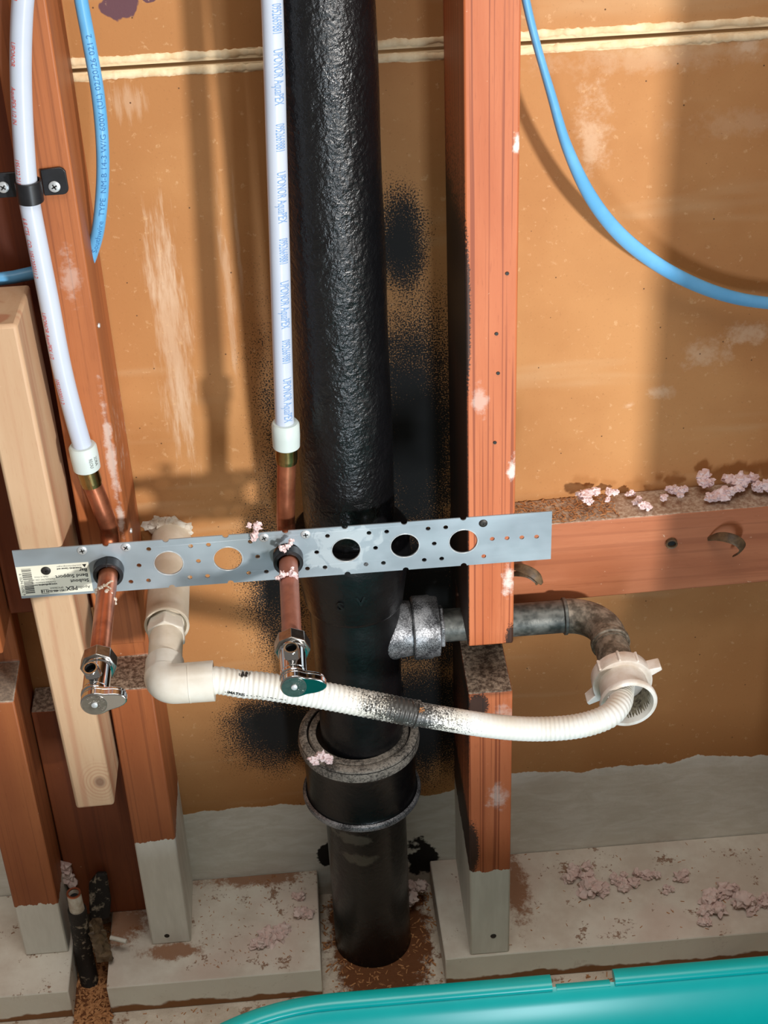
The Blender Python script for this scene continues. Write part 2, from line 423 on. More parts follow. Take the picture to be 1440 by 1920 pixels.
def link(name, b, mat, base, parent=None, bevel=0, seg=2, auto=None):
    me = bpy.data.meshes.new(name); base = Vector(base)
    me.from_pydata([v - base for v in b.v], [], b.f)
    me.polygons.foreach_set('use_smooth', b.sm); me.update()
    import bmesh
    bm = bmesh.new(); bm.from_mesh(me); bmesh.ops.recalc_face_normals(bm, faces=bm.faces); bm.to_mesh(me); bm.free()
    me.set_sharp_from_angle(angle=math.radians(38))
    me.materials.append(MT[mat] if isinstance(mat, str) else mat)
    o = bpy.data.objects.new(name, me); COL.objects.link(o)
    if bevel:
        md = o.modifiers.new('bevel', 'BEVEL'); md.width = bevel; md.segments = seg; md.limit_method = 'ANGLE'; md.angle_limit = math.radians(35)
        md.harden_normals = False
    return o
class T:                                          # a thing made of parts
    def __init__(s, name, label, cat, base, group=None):
        s.base = Vector(base); s.o = bpy.data.objects.new(name, None); COL.objects.link(s.o)
        s.o.location = s.base; s.o.empty_display_size = .02
        s.o['label'] = label; s.o['category'] = cat
        if group: s.o['group'] = group
    def part(s, name, b, mat, parent=None, bevel=0, seg=2, label=None):
        o = link(name, b, mat, s.base, bevel=bevel, seg=seg)
        o.parent = parent or s.o
        if label: o['label'] = label
        return o
def one(name, b, mat, label, cat, base, bevel=0, group=None, kind=None):
    o = link(name, b, mat, base, bevel=bevel); o.location = base
    o['label'] = label; o['category'] = cat
    if group: o['group'] = group
    if kind: o['kind'] = kind
    return o
def struct(name, b, mat, base=(0, 0, 0), bevel=0, parent=None):
    o = link(name, b, mat, base, bevel=bevel)
    if parent: o.parent = parent
    else: o.location = base; o['kind'] = 'structure'
    return o

def smooth_path(pts, n=8):
    P = [Vector(p) for p in pts]; out = []
    for i in range(len(P) - 1):
        p0 = P[i - 1] if i else P[0] * 2 - P[1]; p1 = P[i]; p2 = P[i + 1]; p3 = P[i + 2] if i + 2 < len(P) else P[-1] * 2 - P[-2]
        for k in range(n):
            t = k / n
            out.append(.5 * ((2 * p1) + (p2 - p0) * t + (2 * p0 - 5 * p1 + 4 * p2 - p3) * t * t + (3 * p1 - p0 - 3 * p2 + p3) * t ** 3))
    out.append(P[-1]); return out
def resample(P, step):
    L = [0]
    for a, b in zip(P, P[1:]): L.append(L[-1] + (b - a).length)
    n = max(2, int(L[-1] / step)); out = []; j = 0
    for i in range(n + 1):
        d = L[-1] * i / n
        while j < len(P) - 2 and L[j + 1] < d: j += 1
        t = (d - L[j]) / max(1e-9, L[j + 1] - L[j]); out.append(P[j].lerp(P[j + 1], min(1, t)))
    return out, L[-1]

def glyphs(body, size, sx=1.0, sy=1.0, align='LEFT', bold=0.0, extrude=0.0, fine=False):
    cu = bpy.data.curves.new('glyphs', 'FONT'); cu.body = body; cu.size = size; cu.align_x = align; cu.offset = bold; cu.resolution_u = 2
    cu.extrude = extrude
    ob = bpy.data.objects.new('glyphs', cu); COL.objects.link(ob)
    bpy.context.view_layer.update()
    me = bpy.data.meshes.new_from_object(ob.evaluated_get(bpy.context.evaluated_depsgraph_get()))
    import bmesh
    bm = bmesh.new(); bm.from_mesh(me)
    for v in bm.verts: v.co.x *= sx; v.co.y *= sy
    if fine:
        for _ in range(3):
            bmesh.ops.triangulate(bm, faces=bm.faces)
            es = [e for e in bm.edges if e.calc_length() > .0013]
            if not es: break
            bmesh.ops.subdivide_edges(bm, edges=es, cuts=1)
    bm.verts.index_update()
    vs = [tuple(v.co) for v in bm.verts]; fs = [tuple(v.index for v in f.verts) for f in bm.faces]; bm.free()
    bpy.data.objects.remove(ob); bpy.data.curves.remove(cu); bpy.data.meshes.remove(me)
    return vs, fs
def flat_text(b, body, size, org, ex, ey, nrm, **k):
    vs, fs = glyphs(body, size, **k); org, ex, ey, nrm = map(Vector, (org, ex, ey, nrm))
    b.add([org + ex * x + ey * y + nrm * z for x, y, z in vs], fs)
def wrap_text(b, body, size, path, r, start, side, flip=1, **k):
    """lay text along a tube: runs along the path from arc length `start`; `side` is the direction on the tube it faces"""
    vs, fs = glyphs(body, size, fine=True, **k); P, L = resample(path, .002); st = L / (len(P) - 1); out = []
    sd = Vector(side)
    for x, y, z in vs:
        d = start + x; i = max(0, min(len(P) - 2, int(d / st))); q = P[i].lerp(P[i + 1], d / st - i)
        t = (P[i + 1] - P[i]).normalized(); n = (sd - t * sd.dot(t)).normalized(); c = t.cross(n) * flip
        a = y / r; out.append(q + (n * math.cos(a) + c * math.sin(a)) * (r + .0002))
    b.add(out, fs)

# ================================================================== SETTING
wb = B().box((-.75, WALL, -.02), (.80, WALL + .013, .9650))
wall = struct('wall_back', wb, 'wall', (0, WALL, 0))
wu = B().box((-.75, WALL, .9685), (.80, WALL + .013, 1.55))
wallu = struct('wall_back_upper', wu, 'wall', (0, WALL, .9685))
# hump of squeezed-out plaster above and below the joint
for (zc, sgn) in ((.9735, 1), (.9612, -1)):
    rb = B(); path = []; rad = []
    for i in range(640):
        x = -.33 + i * .0013
        path.append((x, WALL, zc + .0012 * noise.noise(Vector((x * 60, sgn * 3, 0)))))
        rad.append(.0030 + .0013 * noise.noise(Vector((x * 60, sgn * 7, 1))) + .0014 * noise.noise(Vector((x * 260, sgn * 5, 2))))
    rb.tube(path, rad, 10, flat=(1, .42), up=(0, 0, 1))
    ro = link('plaster_ridge', rb, 'ridge', (0, WALL, .9685 if sgn > 0 else 0)); ro.parent = wallu if sgn > 0 else wall
wr = B().box((.338, -.15, -.02), (.36, WALL, 1.55))
struct('shade_wall', wr, 'plaster', (.35, 0, 0))  # wall stub added out of view to shade the right bay
struct('shade_strip_1', B().box((.272, -.168, 0), (.362, -.1505, 1.55)), 'plaster', (.31, -.16, 0), bevel=.002)  # unseen strip added so that its shadow darkens the right side
fl = B().box((-1.2, -1.6, -.03), (1.2, WALL, 0))
struct('floor', fl, 'floor')

SOLE = .0413
def rough_sole(x0, x1, name, label, y0=-.002, y1=WALL - .0005, x0b=None, x1b=None):
    b = B(); x0b = x0 if x0b is None else x0b; x1b = x1 if x1b is None else x1b
    b.hexa([(x0, y0, .0005), (x1, y0, .0005), (x1b, y1, .0005), (x0b, y1, .0005), (x0, y0, SOLE), (x1, y0, SOLE), (x1b, y1, SOLE), (x0b, y1, SOLE)])
    return one(name, b, 'sole', label, 'lumber', ((x0 + x1) / 2, .06, 0), bevel=.0015, group='lengths of the sole plate')
rough_sole(-.70, -.4425, 'sole_plate', 'leftmost length of dirty sole plate, left of the stub of charred pipe')
rough_sole(-.403, -.1785, 'sole_plate', 'middle length of sole plate between the charred pipe and the black stack', x1b=-.1765)
rough_sole(-.0475, .337, 'sole_plate', 'right length of sole plate under the orange stud, strewn with pink fluff', x0b=-.050)

def notched_stud(name, x0, x1, y0, z0, na, nb, nd, mat, label, base, x_top=None, cat='stud'):
    """upright 2x6 or 2x4 with a plumbing notch cut from its face between heights na and nb, nd deep"""
    b = B(); y1 = WALL - .0005
    pts = [(y0, z0), (y0, na), (y0 + nd, na), (y0 + nd, nb), (y0, nb), (y0, 1.5), (y1, 1.5), (y1, z0)]
    b.prism([(x0, y, z) for y, z in pts], (x1 - x0, 0, 0))
    return one(name, b, mat, label, cat, base, bevel=.0018)
notched_stud('stud', -.0207, .0207, 0.0, SOLE + .0003, .4055, .4621, .105, 'stud',
             'orange fir stud, notched for the drain, upright right of the black stack', (0, .07, SOLE))
notched_stud('stud', -.3575, -.3155, .050, SOLE + .0003, .4004, .4549, .050, 'stud_left',
             'brown stud behind the pale new wood strip, white painted at its foot', (-.336, .09, SOLE))
notched_stud('stud', -.492, -.4460, .050, SOLE + .0003, .3965, .4549, .060, 'stud_far',
             'brown stud at the left edge with a painted foot', (-.465, .09, SOLE))
b = B().box((-.4445, .100, SOLE + .0003), (-.3580, WALL - .0005, .338))
one('backing_board', b, 'stud_dark', 'short dark brown board set back between the two left studs', 'lumber', (-.40, .12, SOLE), bevel=.0015)
b = B().box((-.4445, .100, .462), (-.3580, WALL - .0005, 1.5))
one('backing_board', b, 'stud_dark', 'long dark red-brown board set back behind the blue cable at the left edge', 'lumber', (-.40, .12, .462), bevel=.0015)
# blocking on the right
b = B()
zr = .018
def bz(x, z): return z + (x - .07) * zr
b.hexa([(.0212, .0975, bz(.021, .4300)), (.337, .0975, bz(.337, .4300)), (.337, WALL - .0005, bz(.337, .43)), (.0212, WALL - .0005, bz(.021, .43)),
        (.0212, .0975, bz(.021, .5218)), (.337, .0975, bz(.337, .5205)), (.337, WALL - .0005, bz(.337, .5225)), (.0212, WALL - .0005, bz(.021, .5225))])
one('blocking_board', b, 'block', 'reddish horizontal blocking board right of the stud with fluff on its dusty top', 'lumber', (.2, .118, .43), bevel=.0015)
# pale new strip
b = B()
b.hexa([(-.3975, 0, .2990), (-.3608, 0, .3000), (-.3600, .069, .2990), (-.3975, .069, .298),
        (-.4050, 0, .8180), (-.3690, 0, .8180), (-.3655, .069, .8185), (-.4020, .069, .8185)])
one('wood_strip', b, 'pine', 'pale new pine strip with a knot near its lower end', 'lumber', (-.385, .025, .299), bevel=.003)

# ================================================================== DRAIN STACK
SX, SY = -.1192, .0700
st = T('drain_stack', 'thick black cast iron stack standing between the studs', 'drain pipe', (SX, SY, 0))
b = B(); prof = [(z, .0415 + .0004 * math.sin(z * 40)) for z in [.520 + i * .02 for i in range(50)]]
b.lathe(prof, (SX, SY, 0), (0, 0, 1), 72); st.part('upper_pipe', b, 'iron')
# tee: hub on top, body, branch stub
b = B()
hz1 = U(650, 1101, SY - .0535).z; hz2 = U(642, 1178, SY - .0450).z
b.lathe([(.5555, .0430), (.5560, .0500), (.5530, .0530), (.5480, .0538), (hz1 + .003, .0540), (hz1, .0536), (hz1 - .0008, .0522), (hz1 - .012, .0512), (hz1 - .030, .0488), (hz2 + .003, .0462), (hz2 + .001, .0460), (hz2 - .0008, .0452), (hz2 - .003, .0428), (.3800, .0412), (.2500, .0405), (.2500, .0300)],
        (SX, SY, 0), (0, 0, 1), 72)
tee = st.part('tee_fitting', b, 'iron')
b = B()
for ch, px, py in (('S', 632, 1146), ('V', 668, 1134)):
    vs, fs = glyphs(ch, .0135, extrude=.0022, bold=.0004, fine=True); q = U(px, py, SY - .049)
    b.add([(q.x + x, SY - math.sqrt(max(0, .0492 ** 2 - (q.x + x - SX) ** 2)) - z, q.z + y) for x, y, z in vs], fs)
st.part('cast_mark', b, 'iron', parent=tee)
b = B().lathe([(.018, .034), (.030, .0310), (.0405, .0275), (.0505, .0262), (.0525, .0262)], (SX, SY, .4325), (1, 0, 0), 56)
st.part('branch_stub', b, 'iron_dusty', parent=tee, label='grey speckled side branch')
b = B().lathe([(.0530, .024), (.0530, .0290), (.0545, .0305), (.0700, .0305), (.0725, .0290), (.0780, .0285), (.0795, .020), (.0795, .0165)], (SX, SY, .4325), (1, 0, 0), 56)
st.part('branch_collar', b, 'iron_dusty', parent=tee, label='grey speckled collar')
b = B().lathe([(.0795, .0150), (.0795, .0215), (.0830, .0215), (.0832, .0185)], (SX, SY, .4325), (1, 0, 0), 6, smooth=False)
st.part('branch_nut', b, 'iron_dusty', parent=tee, bevel=.0008, label='small rusty grey nut')
# lower hub with rolled rim
b = B().lathe([(.3050, .0440), (.3060, .0500), (.3075, .0510), (.3078, .0575), (.3050, .0598), (.2960, .0600), (.2920, .0572), (.2880, .0560), (.2360, .0552), (.2325, .0560), (.2300, .0582), (.2265, .0582), (.2240, .0555), (.2180, .0490), (.2120, .0440), (.2110, .0405)],
        (SX - .0035, SY, 0), (0, 0, 1), 72)
hub = st.part('lower_hub', b, 'iron')
b = B(); b.lathe([(.3080, .0425), (.3085, .0488), (.3082, .0490), (.3060, .0500), (.3064, .0512), (.3085, .0520), (.3090, .0560), (.3070, .0594), (.2990, .0606), (.2940, .0600), (.2930, .0580), (.300, .043)], (SX - .0035, SY, 0), (0, 0, 1), 72, close=True)
st.part('hub_rim', b, 'rim', parent=hub, label='dusty grey rim')
b = B().lathe([(.2300, .0556), (.2330, .0572), (.2318, .0596), (.2290, .0604), (.2262, .0596), (.2250, .0570)], (SX - .0035, SY, 0), (0, 0, 1), 72, close=True)
st.part('hub_band', b, 'iron_dusty', parent=hub, label='grey worn bead round the hub')
b = B().lathe([(.001, .0418), (.006, .0408), (.02, .0414), (.24, .0414)], (SX - .001, SY, 0), (0, 0, 1), 72)
st.part('lower_pipe', b, 'iron')

# ================================================================== BRANCH DRAIN on the right
BZ = .4325; EX = .1158
br = T('branch_drain', 'grey metal drain arm passing through the notched stud to a white slip nut', 'drain pipe', (.05, SY, BZ))
b = B().tube([(SX + .083, SY, BZ), (.0800, SY, BZ)], .0158, 40); br.part('drain_arm', b, 'pipe_grey')
b = B().tube([(.0780, SY, BZ), (.0790, SY, BZ), (.0815, SY, BZ), (.0825, SY, BZ)], [.0164, .0180, .0180, .0164], 40); br.part('joint_ring', b, 'pipe_grey')
b = B(); pth = [(.0805, SY, BZ), (.0830, SY, BZ)]; rb_ = .034
for i in range(1, 15):
    a = i / 14 * PI / 2; pth.append((EX - rb_ + math.sin(a) * rb_, SY - rb_ + math.cos(a) * rb_, BZ))
pth += [(EX, .028, BZ), (EX, .020, BZ)]
b.tube(pth, [.0168] * len(pth), 40); el = br.part('elbow', b, 'elbow_brown')
b = B().tube([(EX, .0295, BZ), (EX, .0280, BZ), (EX, .0235, BZ), (EX, .0225, BZ)], [.0168, .0184, .0184, .0172], 40); br.part('elbow_bead', b, 'elbow_brown', parent=el)
b = B().tube([(EX, .024, BZ), (EX, -.022, BZ)], .0160, 40); br.part('outlet_pipe', b, 'elbow_brown')
# slip nut
b = B()
b.lathe([(.0180, .0160), (.0180, .0255), (.0195, .0268), (.0310, .0276), (.0330, .0270), (.0335, .0250), (.0325, .0218)], (EX, 0, BZ), (0, -1, 0), 56)
nut = br.part('slip_nut', b, 'nut')
for k, a in enumerate((22, 62, 98, 140, 215, 300)):
    a = math.radians(a); b = B(); d = Vector((math.cos(a), 0, math.sin(a))); c = Vector((EX, 0, BZ)); tn = Vector((-math.sin(a), 0, math.cos(a)))
    lug = k in (0, 4); h = .0105 if lug else .0016; wd = .0042 if lug else .0018
    p = [c + d * .0262 - tn * wd, c + d * .0262 + tn * wd, c + d * (.0272 + h) + tn * (wd * .45), c + d * (.0272 + h) - tn * (wd * .45)]
    b.hexa([q + Vector((0, -.0190, 0)) for q in p] + [q + Vector((0, -.0325, 0)) for q in p])
    br.part('wing_lug' if lug else 'grip_rib', b, 'nut', parent=nut, bevel=.0009)
b = B(); b.lathe([(.0225, .0215), (.0320, .0218), (.0520, .0222), (.0555, .0246), (.0565, .0258), (.0600, .0260), (.0612, .0252), (.0612, .0222), (.0570, .0208), (.0225, .0200)], (EX, 0, BZ), (0, -1, 0), 64, close=True)
tp = br.part('tailpiece_adapter', b, 'nut')
b = B().lathe([(.0560, .0208), (.0240, .0199), (.0238, .0001)], (EX, 0, BZ), (0, -1, 0), 48, cap=False); br.part('inner_lining', b, 'scum', parent=tp, label='grimy inside of the adapter')

# ================================================================== PVC DRAIN on the left
DX, DZ = -.2880, .5085
pv = T('pvc_drain', 'white plastic drain fitting coming out of the wall below the steel bar', 'drain pipe', (DX, .06, DZ))
b = B().lathe([(-WALL + .001, .0150), (-WALL + .001, .0188), (-.020, .0190), (-.008, .0194), (-.0055, .0200), (-.0045, .0196), (-.0055, .0176), (-.0100, .0172)], (DX, 0, DZ), (0, -1, 0), 56)
pv.part('coupling', b, 'pvc_old')
b = B().lathe([(-.0120, .0150), (-.0060, .0165), (.0050, .0182), (.0110, .0180), (.0115, .0155)], (DX, 0, DZ), (0, -1, 0), 6, smooth=False)
pv.part('hex_nut', b, 'pvc', bevel=.001)
b = B().lathe([(-.0040, .0148), (.0520, .0148)], (DX, 0, DZ), (0, -1, 0), 40); pv.part('pipe_length', b, 'pvc_old')
ex1 = U(402, 1284, -.0744).x
b = B(); pth = [(DX, -.0460, DZ), (DX, -.0640, DZ)]; rr = .0105
for i in range(0, 11):
    a = i / 10 * PI / 2; pth.append((DX + rr - math.cos(a) * rr, -.0640 - math.sin(a) * rr, DZ))
yo = pth[-1][1]; pth += [(DX + .020, yo, DZ), (ex1, yo, DZ)]
b.tube(pth, [.0166] * 2 + [.0170] * 11 + [.0172, .0174], 44); elb = pv.part('elbow', b, 'pvc')
b = B()
for x in (DX + .0215,): b.tube([(x, yo, DZ), (x + .0006, yo, DZ)], .01755, 44)
pv.part('mould_seam', b, 'pvc', parent=elb)
HY = yo

# ================================================================== DISCHARGE HOSE
hz = T('discharge_hose', 'white corrugated hose with black overspray running from the elbow to the slip nut', 'hose', (-.08, -.02, .47))
hp = smooth_path([Vector((ex1 - .012, HY, DZ)), Vector((ex1 + .004, HY, DZ)), U(455, 1283, -.0755), U(500, 1287, -.077), U(600, 1303, -.080), U(700, 1322, -.082), U(783, 1339, -.083)], 12)
P1, L1 = resample(hp, .0006)
rd = [.0118 + .00032 * math.sin(2 * PI * (i * L1 / (len(P1) - 1)) / .0042) for i in range(len(P1))]
rd = [r if i * L1 / (len(P1) - 1) < L1 * .985 else .0125 for i, r in enumerate(rd)]
b = B().tube(P1, rd, 30); o1 = hz.part('outer_hose', b, 'hose')
hp2 = smooth_path([U(760, 1335, -.083), U(830, 1347, -.085), U(920, 1361, -.088), U(1000, 1367, -.090), U(1080, 1362, -.092), U(1136, 1345, -.086), U(1160, 1322, -.072), U(1166, 1300, -.052), Vector((EX + .001, -.030, BZ + .004))], 12)
P2, L2 = resample(hp2, .0006)
rd = [.0107 + .00030 * math.sin(2 * PI * (i * L2 / (len(P2) - 1)) / .0040) * min(1, max(.25, (i / len(P2) - .35) * 3)) for i in range(len(P2))]
b = B().tube(P2, rd, 30); o2 = hz.part('inner_hose', b, 'hose')
b = B(); wrap_text(b, '- iMATRIS -  - . - -  .  - -- -  .-- -', .0042, hp, .0120, .022, (0, -.85, -.20), flip=-1, bold=.00012)
hz.part('printed_text', b, 'ink_black', parent=o1)
b = B(); wrap_text(b, '- - ---- -', .0040, hp2, .0109, .034, (0, -.85, -.15), flip=-1, bold=.0002)
hz.part('printed_text', b, 'ink_black', parent=o2)
b = B(); q = U(792, 1331, -.0950)
for i in range(6): b.tube([q + Vector((random.uniform(-.003, .003), random.uniform(-.001, .001), random.uniform(-.003, .003))) for _ in range(3)], .0004, 6)
one('wood_shaving', b, 'shaving', 'tiny orange wood shaving lying on the black-sprayed hose', 'wood shaving', q)

# ================================================================== STEEL SUPPORT BAR
PX0, PX1, PZ0, PZ1 = -.4075, .0526, .5553, .6060
PT = .0012
bar = T('support_bar', 'perforated galvanised steel bar screwed across the studs', 'bracket', ((PX0 + PX1) / 2, 0, PZ0))
def ppx(x, y): q = U(x, y, -PT); return (q.x, q.z)
bigs = [ppx(869, 1013), ppx(758, 1021), ppx(649, 1028), ppx(540, 1036), ppx(427, 1044), ppx(315, 1052), ppx(203, 1059)]
pz = .5812; pitch = .0508; bx0 = bigs[0][0]
bigs = [(bx0 - pitch * i, pz) for i in range(7)]
small = []
for i in range(6):
    mx = bx0 - pitch * i - pitch / 2
    small += [(mx - .0050, .5975, i), (mx + .0102, .5975, i), (mx, .5812, i), (mx - .0090, .5645, i), (mx + .0062, .5645, i)]
small = [s for s in small if not (abs(s[1] - .5975) < .001 and ((s[2] == 3 and s[0] > bx0 - pitch * 3.5) or (s[2] == 2 and s[0] < bx0 - pitch * 2.5) or (s[2] == 5 and s[0] < bx0 - pitch * 5.5)))]
for i in range(4):
    q = ppx(923 + 27.7 * i, 1010.5 - 1.4 * i); small.append((q[0], q[1], -1))
q = ppx(907, 1043); small.append((q[0], q[1], -1))
cu = bpy.data.curves.new('bar', 'CURVE'); cu.dimensions = '2D'; cu.fill_mode = 'BOTH'; cu.extrude = PT / 2
def spl(pts):
    s = cu.splines.new('POLY'); s.points.add(len(pts) - 1)
    for p, c in zip(s.points, pts): p.co = (c[0], c[1], 0, 1)
    s.use_cyclic_u = True
out = [(PX0, PZ0)]
for x in sorted(bx0 - pitch * i for i in range(7)):
    out += [(x + .0027 * math.cos(a), PZ0 + .0027 * math.sin(a)) for a in [PI - PI * k / 8 for k in range(9)]]
out += [(PX1, PZ0), (PX1, PZ1)]
for x in sorted([bx0 - pitch * i for i in range(7)], reverse=True):
    out += [(x + .0027 * math.cos(a), PZ1 + .0027 * math.sin(a)) for a in [-PI * k / 8 for k in range(9)]]
out += [(PX0, PZ1)]
spl(out)
for i, (x, z) in enumerate(bigs): spl([(x + .0121 * math.cos(a), z + .0121 * math.sin(a)) for a in [-2 * PI * k / 40 for k in range(40)]])
for x, z, i in small: spl([(x + .0021 * math.cos(a), z + .0021 * math.sin(a)) for a in [-2 * PI * k / 14 for k in range(14)]])
tmp = bpy.data.objects.new('bar', cu); COL.objects.link(tmp); bpy.context.view_layer.update()
me = bpy.data.meshes.new_from_object(tmp.evaluated_get(bpy.context.evaluated_depsgraph_get()))
b = B(); b.add([(v.co.x, v.co.z - PT / 2, v.co.y) for v in me.vertices], [tuple(p.vertices) for p in me.polygons])
bpy.data.objects.remove(tmp); bpy.data.curves.remove(cu); bpy.data.meshes.remove(me)
bar.part('steel_strip', b, 'plate', bevel=.0002, seg=1)
# white burr: thin raised lip round the larger holes
for i, (x, z) in enumerate(bigs):
    if i in (3, 6): continue
    b = B().lathe([(PT, .0120), (PT + .0003, .0122), (PT + .0003, .0128), (PT, .0130)], (x, 0, z), (0, -1, 0), 48, close=True)
    bar.part('hole_lip', b, 'screw')
def screw(px, py, Y, r, mat, tilt=0.3, thing=bar, dome=.0013, name='screw', face=None):
    q = U(px, py, Y); b = B()
    prof = [(0, r), (dome * .5, r * .96), (dome, r * .7), (dome * 1.05, r * .45)]
    b.lathe(prof, q, (0, -1, 0), 28)
    o = thing.part(name, b, mat)
    c = B()
    for a in (tilt, tilt + PI / 2):
        dx, dz = math.cos(a) * r * .5, math.sin(a) * r * .5; wx, wz = -math.sin(a) * r * .11, math.cos(a) * r * .11
        yy = q.y - dome * 1.06
        c.hexa([(q.x - dx - wx, yy - .0002, q.z - dz - wz), (q.x + dx - wx, yy - .0002, q.z + dz - wz), (q.x + dx + wx, yy - .0002, q.z + dz + wz), (q.x - dx + wx, yy - .0002, q.z - dz + wz),
                (q.x - dx - wx, yy + .0004, q.z - dz - wz), (q.x + dx - wx, yy + .0004, q.z + dz - wz), (q.x + dx + wx, yy + .0004, q.z + dz + wz), (q.x - dx + wx, yy + .0004, q.z - dz + wz)])
    thing.part('cross_recess', c, 'screw_black', parent=o)
    return o
for px, py, ti in ((154, 1032, .2), (236, 1026, .9), (495, 1008, .4), (573, 1002, .1)): screw(px, py, -PT, .0043, 'screw', ti)
screw(906, 981, -PT, .0038, 'screw_black', .1)
# label
LY = -PT - .0002
c00, c10, c11, c01 = U(29, 1065.5, LY), U(164, 1054, LY), U(176, 1107, LY), U(41, 1120, LY)
lx0, lx1 = c00.x + .0001, (c10.x + c11.x) / 2; lz1 = .5890; lz0 = .5580
b = B().box((lx0, LY, lz0), (lx1, -PT, lz1)); lab = bar.part('paper_label', b, 'label', label='white printed paper label, upside down')
EXr, EYr, EN = (-1, 0, 0), (0, 0, -1), (0, -1, 0)
b = B(); TY = LY - .0001
W_ = lx1 - lx0; H_ = lz1 - lz0
def lt(body, size, u, v, **k):     # u from the label's own left (our right), v up from its own foot (our top)
    flat_text(b, body, size, (lx1 - u * W_, TY, lz1 - v * H_), EXr, EYr, EN, **k)
lt('Apollo', .0042, .03, .80, sx=.95); lt('PEX', .0058, .205, .79, bold=.00015)
lt('Stubout', .0050, .03, .56, bold=.0001); lt('Bend Support', .0050, .03, .38, bold=.0001); lt('Bar', .0050, .03, .20, bold=.0001)
lt('1951-486-S2X', .0028, .37, .87, bold=.0001); lt('EPXSB20X', .0026, .40, .77)
lt('118', .0038, .625, .85, bold=.0001)
lt('www.apollovalves.com', .0022, .475, .64, bold=.0001); lt('Conbraco Industries Inc.', .0021, .49, .56); lt('Matthews, NC USA 28105', .0021, .49, .46); lt('Made in China', .0020, .58, .37)
lt('WARNING: Cancer and', .0021, .10, .14, bold=.0001); lt('www.P65Warnings.ca.gov', .0020, .10, .065)
bo = lambda u0, v0, u1, v1: b.box((lx1 - u1 * W_, TY, lz1 - v1 * H_), (lx1 - u0 * W_, TY + .0001, lz1 - v0 * H_))
for r in ((.61, .83, .715, .842), (.61, .955, .715, .967), (.61, .83, .614, .967), (.711, .83, .715, .967)): bo(*r)
b.add([(lx1 - .03 * W_, TY, lz1 - .06 * H_), (lx1 - .09 * W_, TY, lz1 - .06 * H_), (lx1 - .06 * W_, TY, lz1 - .17 * H_)], [(0, 1, 2)])
bar.part('printed_text', b, 'ink_black', parent=lab)
b = B(); z = lz1 - .08 * H_; rnd = random.Random(3)
while z > lz0 + .07 * H_:
    t = rnd.choice([.00022, .0003, .0005, .0007]); b.box((lx0 + .07 * W_, TY, z - t), (lx0 + .20 * W_, TY + .0001, z)); z -= t + rnd.choice([.0003, .0004, .0007])
vs, fs = glyphs('6 70750 94701 9', .0034)
b.add([(lx0 + .065 * W_ - y, TY, lz0 + .02 * H_ + x) for x, y, zz in vs], fs)
bar.part('barcode', b, 'ink_black', parent=lab)
screw(86, 1070, LY, .0042, 'screw_black', .1)
VZL, VZR = .5802, .5790
xl, xr = U(204, 1063, 0).x, U(540, 1042, 0).x
for x, z in ((xl, VZL), (xr, VZR)):
    b = B().lathe([(-.006, .0118), (.001, .0119), (.0018, .0130), (.0110, .0128), (.0118, .0120), (.0118, .0098), (.0040, .0095), (-.006, .0090)], (x, 0, z), (0, -1, 0), 48, close=True)
    o = bar.part('bushing', b, 'blackplastic')
    b = B().box((x - .0006, -.0121, z + .0094), (x + .0006, -.0010, z + .0133)); bar.part('bushing_slot', b, 'bore', parent=o)
    b = B().box((x - .021, .0002, z + .0090), (x + .021, .0045, z + .0215)); bar.part('bushing_ear', b, 'blackplastic', parent=o, bevel=.002)

# ================================================================== SUPPLY LINES
def supply(name, label, path_px, ringpts, brasspts, stub, base, texts, cop_r=.0080):
    t = T(name, label, 'water pipe', base, 'white tubing water lines')
    pp = smooth_path([U(*p) for p in path_px], 10)
    b = B().tube(pp, .0080, 32); px_ = t.part('pex_tubing', b, 'pex')
    b = B()
    for body, size, start, side, k in texts: wrap_text(b, body, size, pp, .0080, start, side, **k)
    t.part('printed_text', b, texts[0][4].get('ink', None) or supply.ink, parent=px_)
    a, c = U(*ringpts[0]), U(*ringpts[1]); d = (c - a)
    b = B().lathe([(0, .0085), (.0002, .0104), (.0020, .0117), (d.length * .5, .0119), (d.length - .0012, .0115), (d.length, .0100)], a, d, 40)
    rg = t.part('expansion_ring', b, 'ring')
    a2, c2 = U(*brasspts[0]), U(*brasspts[1]); d2 = c2 - a2; l = d2.length
    b = B().lathe([(-.001, .0085), (0, .0094), (l * .8, .0094), (l * .82, .0090), (l, .0088)], a2, d2, 36); t.part('brass_adapter', b, 'brass')
    return t, rg
supply.ink = 'ink_blue'
RI = .0165
tx = []
num, nam = '0952669881', 'UPONOR AquaPEX'
right_path = [(507, -60, .030), (510, 0, .030), (515, 150, .030), (518, 260, .030), (524, 460, .030), (529, 640, .030), (534, 800, .030)]
ppr = smooth_path([U(*p) for p in right_path], 10)
def arc_at(py):
    z = U(520, py, .030).z; d = 0
    for a, c in zip(ppr, ppr[1:]):
        if c.z < z: return d + (a.z - z) / (a.z - c.z) * (c - a).length
        d += (c - a).length
    return d
for body, y0 in ((num, 0), (nam, 85), (num, 225), (nam, 315), (num, 440), (nam, 520), (num, 630), (nam, 702)):
    k = dict(sx=.70 if body == nam else .62, sy=1.5, flip=-1)
    tx.append((body, .0072, arc_at(y0), (-.03, -1, 0), k))
rt, rg = supply('water_supply_line', 'white tubing line with blue print and a copper stub, beside the black stack', right_path,
                ((535, 791, .030), (537, 838, .030)), ((537, 834, .030), (537.6, 866, .030)), None, (xr, 0, VZR), tx)
